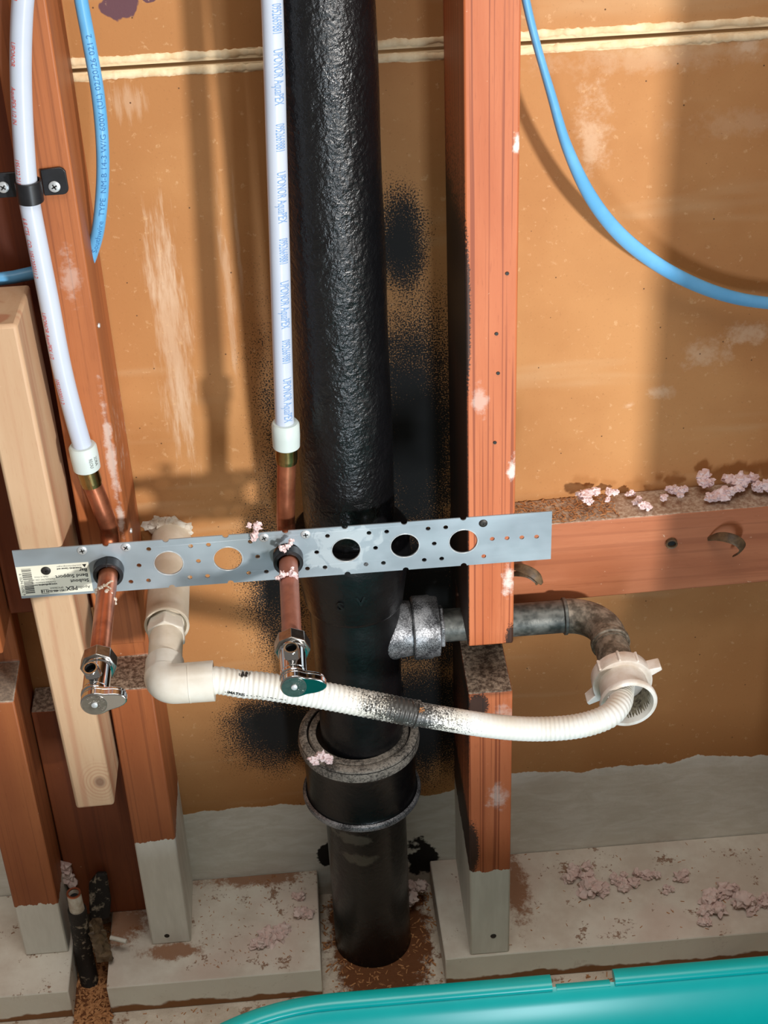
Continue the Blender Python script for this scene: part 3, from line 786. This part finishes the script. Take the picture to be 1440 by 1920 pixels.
def stub(t, x, z, top, dist, r=.0080):
    """copper tube: down from `top`, round the bend behind the bar and straight out of the wall"""
    R = RI; yb = U(*top).y; p0 = U(*top)
    c = [p0, p0.lerp(Vector((x, yb, z + R + .004)), .5)]
    for i in range(0, 11):
        a = i / 10 * PI / 2; c.append(Vector((x, yb - R + math.cos(a) * R, z + R - math.sin(a) * R)))
    c += [Vector((x, -.02, z)), Vector((x, -dist * .6, z)), Vector((x, -dist, z))]
    b = B().tube(smooth_path(c, 4), r, 32); return t.part('copper_stub', b, 'copper')
def two_tone(t, x, z, dist):
    b = B().tube([(x, -.012, z), (x, -dist + .001, z)], .0081, 32); t.part('stub_end', b, 'copper_dull', label='dull brownish horizontal end of the copper')
stub(rt, xr, VZR, (537.6, 862, .030), .119); two_tone(rt, xr, VZR, .120)
# left
supply.ink = 'ink_red'
left_path = [(52, -60, .036), (43, 0, .036), (39, 90, .036), (40, 180, .036), (46, 290, .036), (54, 370, .036), (70, 455, .036), (91, 560, .036), (114, 680, .036), (136, 770, .036), (155, 838, .036)]
ppl = smooth_path([U(*p) for p in left_path], 10)
tl = [(s, .0050, st_, (-.80, -.60, 0), dict(sx=.85, sy=1.2, flip=-1)) for s, st_ in
      (('ETL 2110', .006), ('UPONOR', .052), ('AquaPEX 1/2 IN', .085), ('195122 2110 2', .140), ('6 8 CTS', .187), ('CO. 1051203011.2', .205), ('UPONOR AquaPEX 1/2', .268), ('1051203011.2', .328))]
lt_, lrg = supply('water_supply_line', 'white tubing line with red print clamped to the left stud', left_path,
                  ((154, 834, .036), (163.5, 879, .036)), ((163, 876, .036), (172.5, 908, .036)), None, (xl, 0, VZL), tl)
stub(lt_, xl, VZL, (171.5, 904, .036), .123, .0082); two_tone(lt_, xl, VZL, .124)
b = B()
a, c = U(155, 841, .036), U(164, 879, .036); flat_path = [a, a.lerp(c, .5), c]; wrap_text(b, '2DRA', .0044, flat_path, .0119, .005, (.75, -.66, 0), sx=.8, sy=1, flip=-1); wrap_text(b, 'REOU', .0044, flat_path, .0119, .005, (.40, -.9, 0), sx=.8, sy=1, flip=-1)
o = lt_.part('ring_print', b, 'ink_grey', parent=lrg)
# plaster smeared on the left stub, wool caught on the right one
b = B()
for k in range(34):
    a = random.uniform(-.3, 2.3) * PI / 2 * 1.4 - 1.2; yy = -.038 - random.uniform(0, .006) - .004 * math.sin(a)
    b.lump((xl + math.sin(a) * .0083, yy, VZL + math.cos(a) * .0083), random.uniform(.0008, .0017), k, .5, 1)
for k in range(14):
    t_ = k / 13; b.lump((xl - .0010 + .006 * t_, -.036 + .010 * (t_ - .2) * (1 if k % 2 else -.4), VZL + .0082 - .002 * t_ * t_), .0012, k + 40, .5, 1)
one('plaster_smear', b, 'plaster', 'ragged white plaster ring stuck round the left copper stub', 'plaster', (xl, -.040, VZL + .008))

# black pipe clamp
cl = T('pipe_clamp', 'black plastic clamp screwed over the tubing on the left stud', 'clamp', U(52, 355, .046))
q = U(55, 358, .036); dcl = (U(58, 382, .036) - U(50, 332, .036)).normalized()
q0, q1 = q - dcl * .0085, q + dcl * .0085
b = B().lathe([(0, .0084), (0, .0101), (.017, .0101), (.017, .0084)], q0, q1 - q0, 44, close=True); cl.part('saddle', b, 'blackplastic', bevel=.0006)
for sx_, nm in ((1, 'ear'), (-1, 'ear')):
    b = B(); x0_, x1_ = (q.x + .0088, U(127, 345, .047).x) if sx_ > 0 else (q.x - .0288, q.x - .0088)
    zc = q.z + (.001 if sx_ > 0 else .0015); r_ = .005; pts = []
    if sx_ > 0:
        pts = [(x0_, zc - .0105), (x1_ - r_, zc - .0105)] + [(x1_ - r_ + math.sin(a) * r_, zc - .0105 + r_ - math.cos(a) * r_) for a in (.4, .8, 1.2, PI / 2)] + [(x1_ - r_ + math.cos(a) * r_, zc + .0115 - r_ + math.sin(a) * r_) for a in (.3, .8, 1.2, PI / 2)] + [(x0_, zc + .0105)]
    else:
        pts = [(x1_, zc - .0105), (x1_, zc + .0095), (x0_, zc + .0095), (x0_, zc - .0105)]
    b.prism([(x, .0470, z) for x, z in pts], (0, .0025, 0)); cl.part('ear', b, 'blackplastic', bevel=.0006)
screw(102, 350, .0466, .0046, 'screw', .5, thing=cl, dome=.0012)
screw(6, 351, .0466, .0046, 'screw', .9, thing=cl, dome=.0012)

# ================================================================== SHUT-OFF VALVES
def valve(x, z, y0, label, tilt, od):
    t = T('shutoff_valve', label, 'valve', (x, -y0, z), 'chrome shut-off valves')
    ax = (0, -1, 0)
    b = B().lathe([(y0, .0088), (y0, .0138), (y0 + .0006, .0145), (y0 + .0120, .0145), (y0 + .0128, .0136), (y0 + .0128, .0105)], (x, 0, z), ax, 8, smooth=False)
    t.part('compression_nut', b, 'chrome_satin', bevel=.0005)
    b = B().lathe([(y0 + .0120, .0118), (y0 + .0150, .0116), (y0 + .0155, .0106), (y0 + .0410, .0106), (y0 + .0415, .0098)], (x, 0, z), ax, 40)
    t.part('valve_body', b, 'chrome')
    b = B(); d = Vector(od).normalized(); n0 = Vector((x, -y0 - .0290, z)) + d * .006; L = .0135
    prof = [(0, .0066), (.004, .0064)]; tt = .0042
    while tt < L - .0012: prof += [(tt, .0057), (tt + .0005, .0063)]; tt += .00105
    prof += [(L - .0004, .0060), (L, .0056), (L, .0045), (L - .009, .0044), (L - .0091, .0001)]
    b.lathe(prof, n0, d, 32); nip = t.part('threaded_outlet', b, 'chrome')
    b = B().lathe([(L - .0085, .0001), (L - .0085, .00435), (L - .0010, .00435), (L - .0010, .0042), (L - .0080, .0042), (L - .0080, .0001)], n0, d, 24); t.part('bore', b, 'bore', parent=nip)
    yh = y0 + .0410; hl = .0150; pts = []; ps2 = []
    for i in range(48):
        a = 2 * PI * i / 48; c = math.cos(a - tilt); r = .0108
        if c > 0: r = .0108 + .0135 * c ** 9 + .0012 * c
        pts.append((math.cos(a) * r, math.sin(a) * r))
    b = B(); b.lathe([(yh - .0005, .0098), (yh + .001, .0112), (yh + .0055, .0113), (yh + .0060, .0105)], (x, 0, z), ax, 40)
    b.prism([(x + u * .96, -yh - .0050, z + v * .96) for u, v in pts], (0, -.0035, 0))
    b.prism([(x + u, -yh - .0085, z + v) for u, v in pts], (0, -hl + .0085, 0))
    h = t.part('handle', b, 'chrome', bevel=.0016, seg=3)
    b = B().lathe([(yh + hl - .0005, .0096), (yh + hl + .0003, .0096), (yh + hl + .0003, .0001)], (x, 0, z), ax, 36); t.part('handle_disc', b, 'chrome_satin', parent=h)
    b = B().lathe([(yh + hl, .0026), (yh + hl + .0010, .0024), (yh + hl + .0014, .0012)], (x, 0, z), ax, 20); t.part('handle_screw', b, 'screw', parent=h)
    b = B(); yy = -(yh + hl + .0003)
    for body_, r, a0, da, sz in (('BrassCraft', .0036, 2.7, -.38, .0022), ('LEAD FREE  Mfg.', .0070, 2.2, -.23, .0024)):
        for i, ch in enumerate(body_):
            if ch == ' ': continue
            a = a0 + da * i; vs, fs = glyphs(ch, sz, align='CENTER', extrude=.0001)
            tn = Vector((math.sin(a), 0, -math.cos(a))); ot = Vector((math.cos(a), 0, math.sin(a))); o_ = Vector((x, yy, z)) + ot * r
            b.add([o_ + tn * u + ot * v + Vector((0, -zz, 0)) for u, v, zz in vs], fs)
    t.part('raised_lettering', b, 'chrome', parent=h)
    return t
valve(xr, VZR, .1165, 'chrome shut-off valve in front of the black stack and hose', -.05, (-.02, -.12, 1))
valve(xl, VZL, .1205, 'chrome shut-off valve hanging in front of the pale pine strip', .12, (-.12, -.25, .95))

# ================================================================== BLUE CABLES
def cable(name, label, pts, rad, flats, base, text=None):
    t = T(name, label, 'electrical cable', base)
    pp = smooth_path([U(*p) for p in pts], 10)
    if isinstance(flats, list):
        fl_ = []
        for i in range(len(pp)):
            f = i / (len(pp) - 1) * (len(flats) - 1); k = min(int(f), len(flats) - 2); fl_.append(tuple(flats[k][j] * (1 - f + k) + flats[k + 1][j] * (f - k) for j in (0, 1)))
    else: fl_ = flats
    b = B().tube(pp, rad, 24, flat=fl_, up=(0, -1, 0)); o = t.part('cable_jacket', b, 'cable')
    if text:
        b = B(); wrap_text(b, text[0], text[1], pp[::-1], rad * .98, text[2], text[3], sx=1.3, sy=1.1, flip=-1); t.part('printed_text', b, 'ink_cable', parent=o)
    return t
cable('blue_cable', 'blue cable with black print curving down into the left stud', [(147, -40, .085), (152, 0, .086), (168, 85, .088), (184, 180, .090), (192, 270, .090), (192, 350, .092), (184, 430, .094), (171, 478, .098), (164, 494, .100)],
      .0052, (1, 1), U(192, 300, .09), ('Southwire  TYPE  NM-B 14-3 W/G 600V (UL) 02/20/26 021 2', .0056, .016, (.62, -.8, 0)))
b = B().tube([Vector((-.3600, .086, .8205)), Vector((-.38, .084, .8180)), Vector((-.40, .083, .817)), Vector((-.43, .083, .816))], .0054, 24)
one('blue_cable', b, 'cable', 'short run of blue cable just above the top of the pale pine strip', 'electrical cable', (-.395, .084, .817))
fls = [(.9, .62)] * 3 + [(.95, .8), (.75, 1.1), (.7, 1.25), (.7, 1.25), (.7, 1.2), (.7, 1.15)]
cable('blue_cable', 'flat blue cable looping across the bay to the right edge', [(980, -40, .070), (986, 0, .070), (1004, 75, .072), (1033, 175, .076), (1063, 275, .082), (1108, 370, .092), (1165, 442, .104), (1235, 497, .114), (1310, 536, .118), (1385, 560, .119), (1470, 572, .119)],
      .0052, fls, U(1108, 370, .09))

# ================================================================== LOOSE PIECES
def wool(pts, label, base_px, group, mat='wool', surf='top', z=None):
    b = B(); q0 = None; k = 0
    for (px, py, r, Y) in pts:
        q = U(px, py, Y)
        if z is not None: q.z = z + r * .35
        q0 = q0 or q
        for _ in range(5):
            k += 1; b.lump(q + Vector((random.uniform(-1, 1), random.uniform(-.6, .6), random.uniform(-.4, .7))) * r * .8, r * random.uniform(.35, .75), k + px, .55, 3, (1, 1, .8))
    return one('insulation_tuft', b, mat, label, 'insulation', q0, group=group)
G = 'pink insulation tufts on the blocking'
wool([(1096, 930, .006, .118), (1110, 924, .005, .126), (1103, 941, .004, .11)], 'pinkish white tuft on the blocking, nearest the stud', 0, G)
wool([(1146, 925, .0045, .125), (1141, 936, .003, .115)], 'tiny pair of fluff specks, second from the stud on the blocking', 0, G)
wool([(1184, 926, .004, .125), (1196, 940, .005, .115), (1210, 951, .005, .105)], 'slanting row of fluff on the blocking front edge', 0, G)
wool([(1262, 916, .006, .125), (1250, 934, .004, .110), (1282, 918, .0055, .125), (1275, 930, .003, .11)], 'loose cluster of small fluff crumbs midway on the blocking', 0, G)
wool([(1332, 900, .009, .122), (1345, 926, .009, .110)], 'rounded pair of fluff lumps on the blocking left of the large tuft', 0, G)
wool([(1375, 905, .008, .122), (1392, 908, .009, .118), (1410, 900, .007, .125), (1370, 920, .006, .112), (1432, 915, .009, .112)], 'largest fluff tuft, on the blocking at the right edge', 0, G)
G2 = 'pink insulation tufts on the sole plate'
zs = SOLE
for pts, lb in (
    ([(1090, 1585, .011, .10), (1075, 1598, .008, .09), (1105, 1600, .010, .085), (1110, 1625, .012, .075), (1135, 1630, .010, .07)], 'pink tuft heap on the sole plate nearest the right stud'),
    ([(1165, 1605, .008, .085), (1180, 1622, .009, .075), (1200, 1600, .007, .09), (1225, 1610, .008, .085)], 'pale pink strand of fluff on the sole plate behind its middle'),
    ([(1285, 1615, .008, .08), (1255, 1640, .006, .065)], 'small pink tuft alone on the right sole plate'),
    ([(1345, 1690, .013, .045), (1365, 1670, .010, .055), (1335, 1715, .010, .03), (1320, 1745, .007, .015)], 'pink tuft heap low on the right sole plate'),
    ([(1395, 1725, .013, .03), (1425, 1715, .012, .035), (1440, 1705, .010, .04)], 'pink tuft cut by the right edge of the view'),
    ([(500, 1745, .011, .045), (525, 1735, .012, .05), (480, 1765, .008, .035)], 'pink tuft heap on the middle sole plate'),
    ([(570, 1700, .009, .075), (560, 1665, .007, .10)], 'pale tuft on the middle sole plate near the stack')):
    wool(pts, lb, 0, G2, 'wool_dirty', z=zs)
wool([(530, 1885, .010, -.03), (550, 1877, .008, -.02)], 'pink tuft on the floor beside the teal tub', 0, 'pink tufts on the floor', 'wool_dirty', z=0.0)
wool([(780, 1640, .010, .115), (770, 1665, .008, .10)], 'pale tuft in the hole right of the stack foot', 0, 'pink tufts on the floor', 'wool_dirty', z=0.02)
wool([(1330, 1805, .010, -.02), (1380, 1800, .012, -.02), (1290, 1808, .006, -.02)], 'pink fluff along the floor right of the tub notch', 0, 'pink tufts on the floor', 'wool_dirty', z=0.0)
def caught(pts, label, name='insulation_tuft', mat='wool'):
    b = B(); k = 0; q0 = None
    for (px, py, Y, r) in pts:
        q = U(px, py, Y); q0 = q0 or q
        for _ in range(4):
            k += 1; b.lump(q + Vector((random.uniform(-1, 1), random.uniform(-.4, .4), random.uniform(-1, 1))) * r * .7, r * random.uniform(.4, .8), k * 3 + px, .85, 2)
    return one(name, b, mat, label, 'insulation', q0, group='fluff caught on the metalwork')
caught([(468, 985, -.002, .0022), (478, 988, -.003, .0035), (480, 1000, -.003, .0035), (476, 1010, -.003, .002), (487, 982, -.002, .002)], 'white fluff hooked over the top edge of the steel bar')
caught([(524, 1082, -.039, .0028), (535, 1078, -.041, .003), (551, 1075, -.041, .003), (553, 1086, -.039, .0028), (548, 1066, -.037, .0014)], 'fluff lying across the right copper stub below the bushing')
caught([(530, 1030, -.013, .003), (541, 1022, -.013, .003), (546, 1014, -.010, .002)], 'fluff stuck in the right black bushing')
caught([(590, 1427, .011, .0045), (604, 1420, .012, .005), (618, 1424, .011, .004)], 'white fluff on the dusty rim of the lower hub')
# plaster lump round the wall hole
b = B()
for px, py, r in ((288, 985, .008), (300, 988, .010), (315, 985, .012), (330, 988, .011), (343, 992, .009), (295, 975, .005)):
    q = U(px, py, WALL); b.lump(q, r, px, .5, 3, (1, .35, .9))
one('plaster_patch', b, 'plaster', 'crumbled white plaster round the drain hole above the steel bar', 'plaster', U(315, 985, WALL))
# curled brown strips on the blocking
def strip(pts, wid, label, r0=.0006):
    pp = smooth_path([U(*p) for p in pts], 8); b = B(); b.tube(pp, wid / 2, 12, flat=[(.18, 1 - .55 * abs(2 * i / (len(pp) - 1) - 1) ** 3) for i in range(len(pp))], up=(0, -.6, .8))
    return one('curled_strip', b, 'brown_strip', label, 'plastic strip', pp[0], group='curled brown strips')
strip([(1328, 1010, .0965), (1345, 1006, .088), (1365, 1008, .080), (1383, 1015, .076), (1392, 1026, .076), (1386, 1036, .080), (1376, 1042, .086)], .010, 'curled brown strip sticking out of the blocking far right')
strip([(955, 1062, .085), (975, 1064, .075), (995, 1072, .068), (1008, 1082, .066), (1016, 1094, .068)], .009, 'upper dark curled strip poking out beside the stud under the bar')
strip([(955, 1077, .088), (975, 1075, .080), (992, 1078, .076), (1006, 1088, .074), (1007, 1096, .074)], .007, 'lower thin curled strip under the larger one beside the stud')
q = U(1259, 1017, .0970); b = B().lathe([(-.001, .0040), (.0030, .0040), (.0035, .0050), (.0028, .0056), (-.001, .0052)], q, (-.1, -1, -.1), 24, close=True)
b2 = one('grommet', b, 'brown_strip', 'small round brown grommet in the face of the blocking', 'grommet', q)
b = B().lathe([(-.001, .0038), (.0004, .0038)], q, (-.1, -1, -.1), 20); o = link('bore', b, 'bore', q); o.parent = b2
# small nails / staples in studs
for px, py, Y, r, lb in ((171, 611, .062, .0022, 'bright staple head in the edge of the left stud'), (241, 995, .066, .0026, 'bright nail head just above the bar on the left stud')):
    q = U(px, py, Y); q.x = -.3152; b = B().lathe([(0, r), (.0012, r * .8), (.0014, r * .3)], q, (1, -.1, 0), 16); one('nail_head', b, 'screw', lb, 'nail', q)
for px, py, Y, lb in ((313, 1754, .0505, 'dark nail head low on the painted foot of the left stud'), (925, 1755, .0, 'dark nail head low on the painted foot of the right stud')):
    q = U(px, py, Y); b = B().lathe([(0, .0032), (.0006, .0028)], q, (0, -1, 0), 16); one('nail_head', b, 'screw_black', lb, 'nail', q)
for i, (px, py, lb) in enumerate(((951, 513, 'uppermost nail hole in the face of the orange stud'), (931, 626, 'nail hole below the uppermost on the orange stud'), (934, 700, 'nail hole in the middle of the orange stud'), (928, 830, 'lowest nail hole above the bar on the orange stud'))):
    q = U(px, py, -.0004); b = B().lathe([(0, .0016), (.0004, .0014)], q, (0, -1, 0), 12); one('nail_head', b, 'screw_black', lb.replace('nail hole', 'dark nail'), 'nail', q)

# shavings: uncountable crumbs on top of the blocking, the soles and the floor
def crumbs(n, fx, fy, z, s, label, mat='shaving', seed=1, flat=.35):
    rnd = random.Random(seed); b = B(); 
    for i in range(n):
        x = rnd.uniform(*fx); y = rnd.uniform(*fy); zz = z(x, y) if callable(z) else z
        a = rnd.uniform(0, PI); L = s * rnd.uniform(.6, 2.6); wd = s * rnd.uniform(.25, .7); h = s * rnd.uniform(.2, flat + .3)
        ca, sa = math.cos(a), math.sin(a); t_ = rnd.uniform(-.5, .5)
        P_ = [(-L, -wd), (L, -wd * .6), (L * .8, wd), (-L * .9, wd * .7)]
        b.hexa([(x + u * ca - v * sa, y + u * sa + v * ca, zz + t_ * u * .3 + abs(t_) * L * .3) for u, v in P_] + [(x + u * ca - v * sa, y + u * sa + v * ca, zz + h + t_ * u * .3 + abs(t_) * L * .3) for u, v in P_])
    return b
q = crumbs(420, (.024, .135), (.099, .137), lambda x, y: bz(x, .5224), .0012, '', seed=4)
one('wood_shavings', q, 'shaving', 'scatter of tan wood shavings on the blocking top beside the stud', 'wood shavings', (.07, .12, .522), kind='stuff')
q = crumbs(150, (-.31, -.19), (.01, .135), SOLE, .0007, '', seed=5)
one('wood_shavings', q, 'shaving', 'brown crumbs scattered over the middle sole plate', 'wood shavings', (-.25, .07, SOLE), kind='stuff')
q = crumbs(70, (.02, .32), (0, .135), SOLE, .0009, '', seed=6)
one('wood_shavings', q, 'shaving', 'brown crumbs scattered over the right sole plate', 'wood shavings', (.17, .07, SOLE), kind='stuff')
q = crumbs(420, (-.175, -.05), (-.03, .13), .0, .0015, '', seed=8)
one('wood_shavings', q, 'shaving', 'brown rubble round the foot of the black stack', 'wood shavings', (-.11, .0, 0), kind='stuff')
q = crumbs(500, (-.441, -.404), (-.02, .12), .0, .0026, '', seed=9)
one('wood_shavings', q, 'shaving', 'brown rubble in the gap under the charred pipe', 'wood shavings', (-.42, .03, 0), kind='stuff')
q = crumbs(380, (-.05, .30), (-.10, -.006), .0, .0014, '', seed=10)
one('wood_shavings', q, 'shaving', 'brown crumbs on the floor along the right sole plate', 'wood shavings', (.1, -.04, 0), kind='stuff')
q = crumbs(260, (-.44, -.18), (-.10, -.006), .0, .0010, '', seed=11)
one('wood_shavings', q, 'shaving', 'brown crumbs on the floor along the left sole plate', 'wood shavings', (-.3, -.04, 0), kind='stuff')

# charred stub of pipe at the lower left
cp = T('cut_pipe', 'charred stub of pipe with an open copper end, lower left corner', 'water pipe', U(160, 1850, .02))
a = U(138, 1674, .052); c = U(146, 1712, .052); d = U(158, 1790, .052)
b = B().lathe([(0, .0058), (0, .0072), ((c - a).length, .0080)], a, c - a, 28, cap=False)
b.lathe([(.0, .0058), (.008, .0056), (.0081, .0001)], a, c - a, 28, cap=False)
cp.part('copper_end', b, 'plaster', label='open pipe end caked with white plaster')
b = B().lathe([(-.0002, .0055), (-.0004, .0074), (.0012, .0076), (.0012, .0055)], a, c - a, 28, close=True); cp.part('cut_rim', b, 'copper', label='bright cut copper rim')
b = B().lathe([(.0060, .0050), (.0062, .0001)], a, c - a, 20); cp.part('bore', b, 'bore')
b = B().tube(smooth_path([c - (c - a) * .2, c + (d - c) * .3, d, U(166, 1830, .045), U(172, 1868, .035)], 6), [.0098] * 25, 24); cp.part('charred_sleeve', b, 'charred')
b = B(); p = [U(166, 1660, .085), U(182, 1640, .088), U(200, 1640, .088), U(208, 1690, .080), U(206, 1722, .075), U(168, 1735, .070)]
b.prism(p, (0, .006, 0)); one('bent_scrap', b, 'charred', 'dark charred scrap of sheet beside the open copper pipe end', 'scrap', p[0], bevel=.002)
b = B(); p = U(172, 1745, .05)
for k in range(5): b.lump(U(178 + k * 4, 1735 + k * 14, .055 - k * .006), .009, k + 70, .5, 2, (1, .8, 1))
one('debris_lump', b, 'brown_strip', 'brown crusty lump between the charred pipe and the middle sole plate', 'debris', p)
b = B()
for k in range(4): b.lump(U(122 + 4 * k, 1625 + k * 10, .095), .006, k + 90, .6, 2)
wq = one('insulation_tuft', b, 'wool_dirty', 'torn white scrap stuck on the dark board above the open pipe end', 'insulation', U(125, 1635, .095))
b = B().lathe([(0, .0026), (.018, .0026)], U(207, 1758, .045), (.9, -.3, -.08), 14); one('plastic_stick', b, 'pvc', 'short white stick lying beside the left stud foot', 'stick', U(207, 1758, .045))

# ================================================================== TEAL TUB
tb = T('teal_tub', 'turquoise plastic tub with a broken rolled rim, at the bottom right', 'tub', (.10, -.50, 0))
RZ_ = .235
def ring(inset, z):
    pts = []; x0, x1, y0, y1, R_ = -.335 + inset, .56 - inset, -.80 + inset, -.1985 - inset, .17 - inset * .6
    for cx, cy, a0 in ((x1 - R_, y1 - R_, 0), (x0 + R_, y1 - R_, PI / 2), (x0 + R_, y0 + R_, PI), (x1 - R_, y0 + R_, 1.5 * PI)):
        for i in range(17):
            a = a0 + PI / 2 * i / 16; rx = R_; pts.append(Vector((cx + math.cos(a) * rx, cy + math.sin(a) * rx * (.72), z)))
    dy = y1 - max(p.y for p in pts)
    return [p + Vector((0, dy if p.y > (y0 + y1) / 2 else -dy, 0)) for p in pts]
prof = [(.0035, RZ_ - .0015), (.008, RZ_ - .0035), (.016, RZ_ - .012), (.028, RZ_ - .045), (.040, .10), (.052, .012), (.075, .004), (.10, .004)]
b = B(); rings = [ring(i, z) for i, z in prof]; n = len(rings[0])
vs = [p for r in rings for p in r]; fs = [(i * n + k, i * n + (k + 1) % n, (i + 1) * n + (k + 1) % n, (i + 1) * n + k) for i in range(len(rings) - 1) for k in range(n)]
fs.append(tuple((len(rings) - 1) * n + k for k in range(n)))
b.add(vs, fs, True)
outer = [ring(i - .003, z) for i, z in prof[2:7]]
vs = [p for r in outer for p in r]; fs = [(i * n + k, (i + 1) * n + k, (i + 1) * n + (k + 1) % n, i * n + (k + 1) % n) for i in range(len(outer) - 1) for k in range(n)]
b.add(vs, fs, True)
tb.part('tub_shell', b, 'teal')
# rolled rim, broken away at the back
top = ring(.0, RZ_); xa, xb = Uz(1036, 1853, RZ_).x, Uz(1152, 1843, RZ_).x
loop = top[16:] + top[:16]
loop, _ = resample([p.copy() for p in top] + [top[0].copy()], .004)
segs = [p for p in loop]
back_r = [p for p in segs if p.y > -.3 and p.x > xb - .002]; back_r.sort(key=lambda p: p.x)
rest = [p for p in segs if not (p.y > -.3 and p.x > xa + .002)]
iL = [p for p in segs if p.y > -.3 and p.x <= xa + .002]; iL.sort(key=lambda p: p.x)
def rim(pts, nm):
    b = B(); b.tube(pts, .0085, 16, flat=(.62, 1), up=(0, 0, 1)); tb.part(nm, b, 'teal')
j = min(range(len(segs)), key=lambda i: (segs[i] - Vector((xa, -.199, RZ_))).length)
k2 = min(range(len(segs)), key=lambda i: (segs[i] - Vector((xb, -.199, RZ_))).length)
lo_, hi_ = sorted((j, k2))
rim(segs[hi_:-1] + segs[:lo_ + 1], 'rolled_rim')
b = B(); b.tube([p + Vector((0, -.0035, -.0030)) for p in segs[lo_ + 1:hi_]], .004, 10, flat=(.5, 1), up=(0, 0, 1)); tb.part('broken_rim', b, 'teal', label='thin broken stretch of the rim')
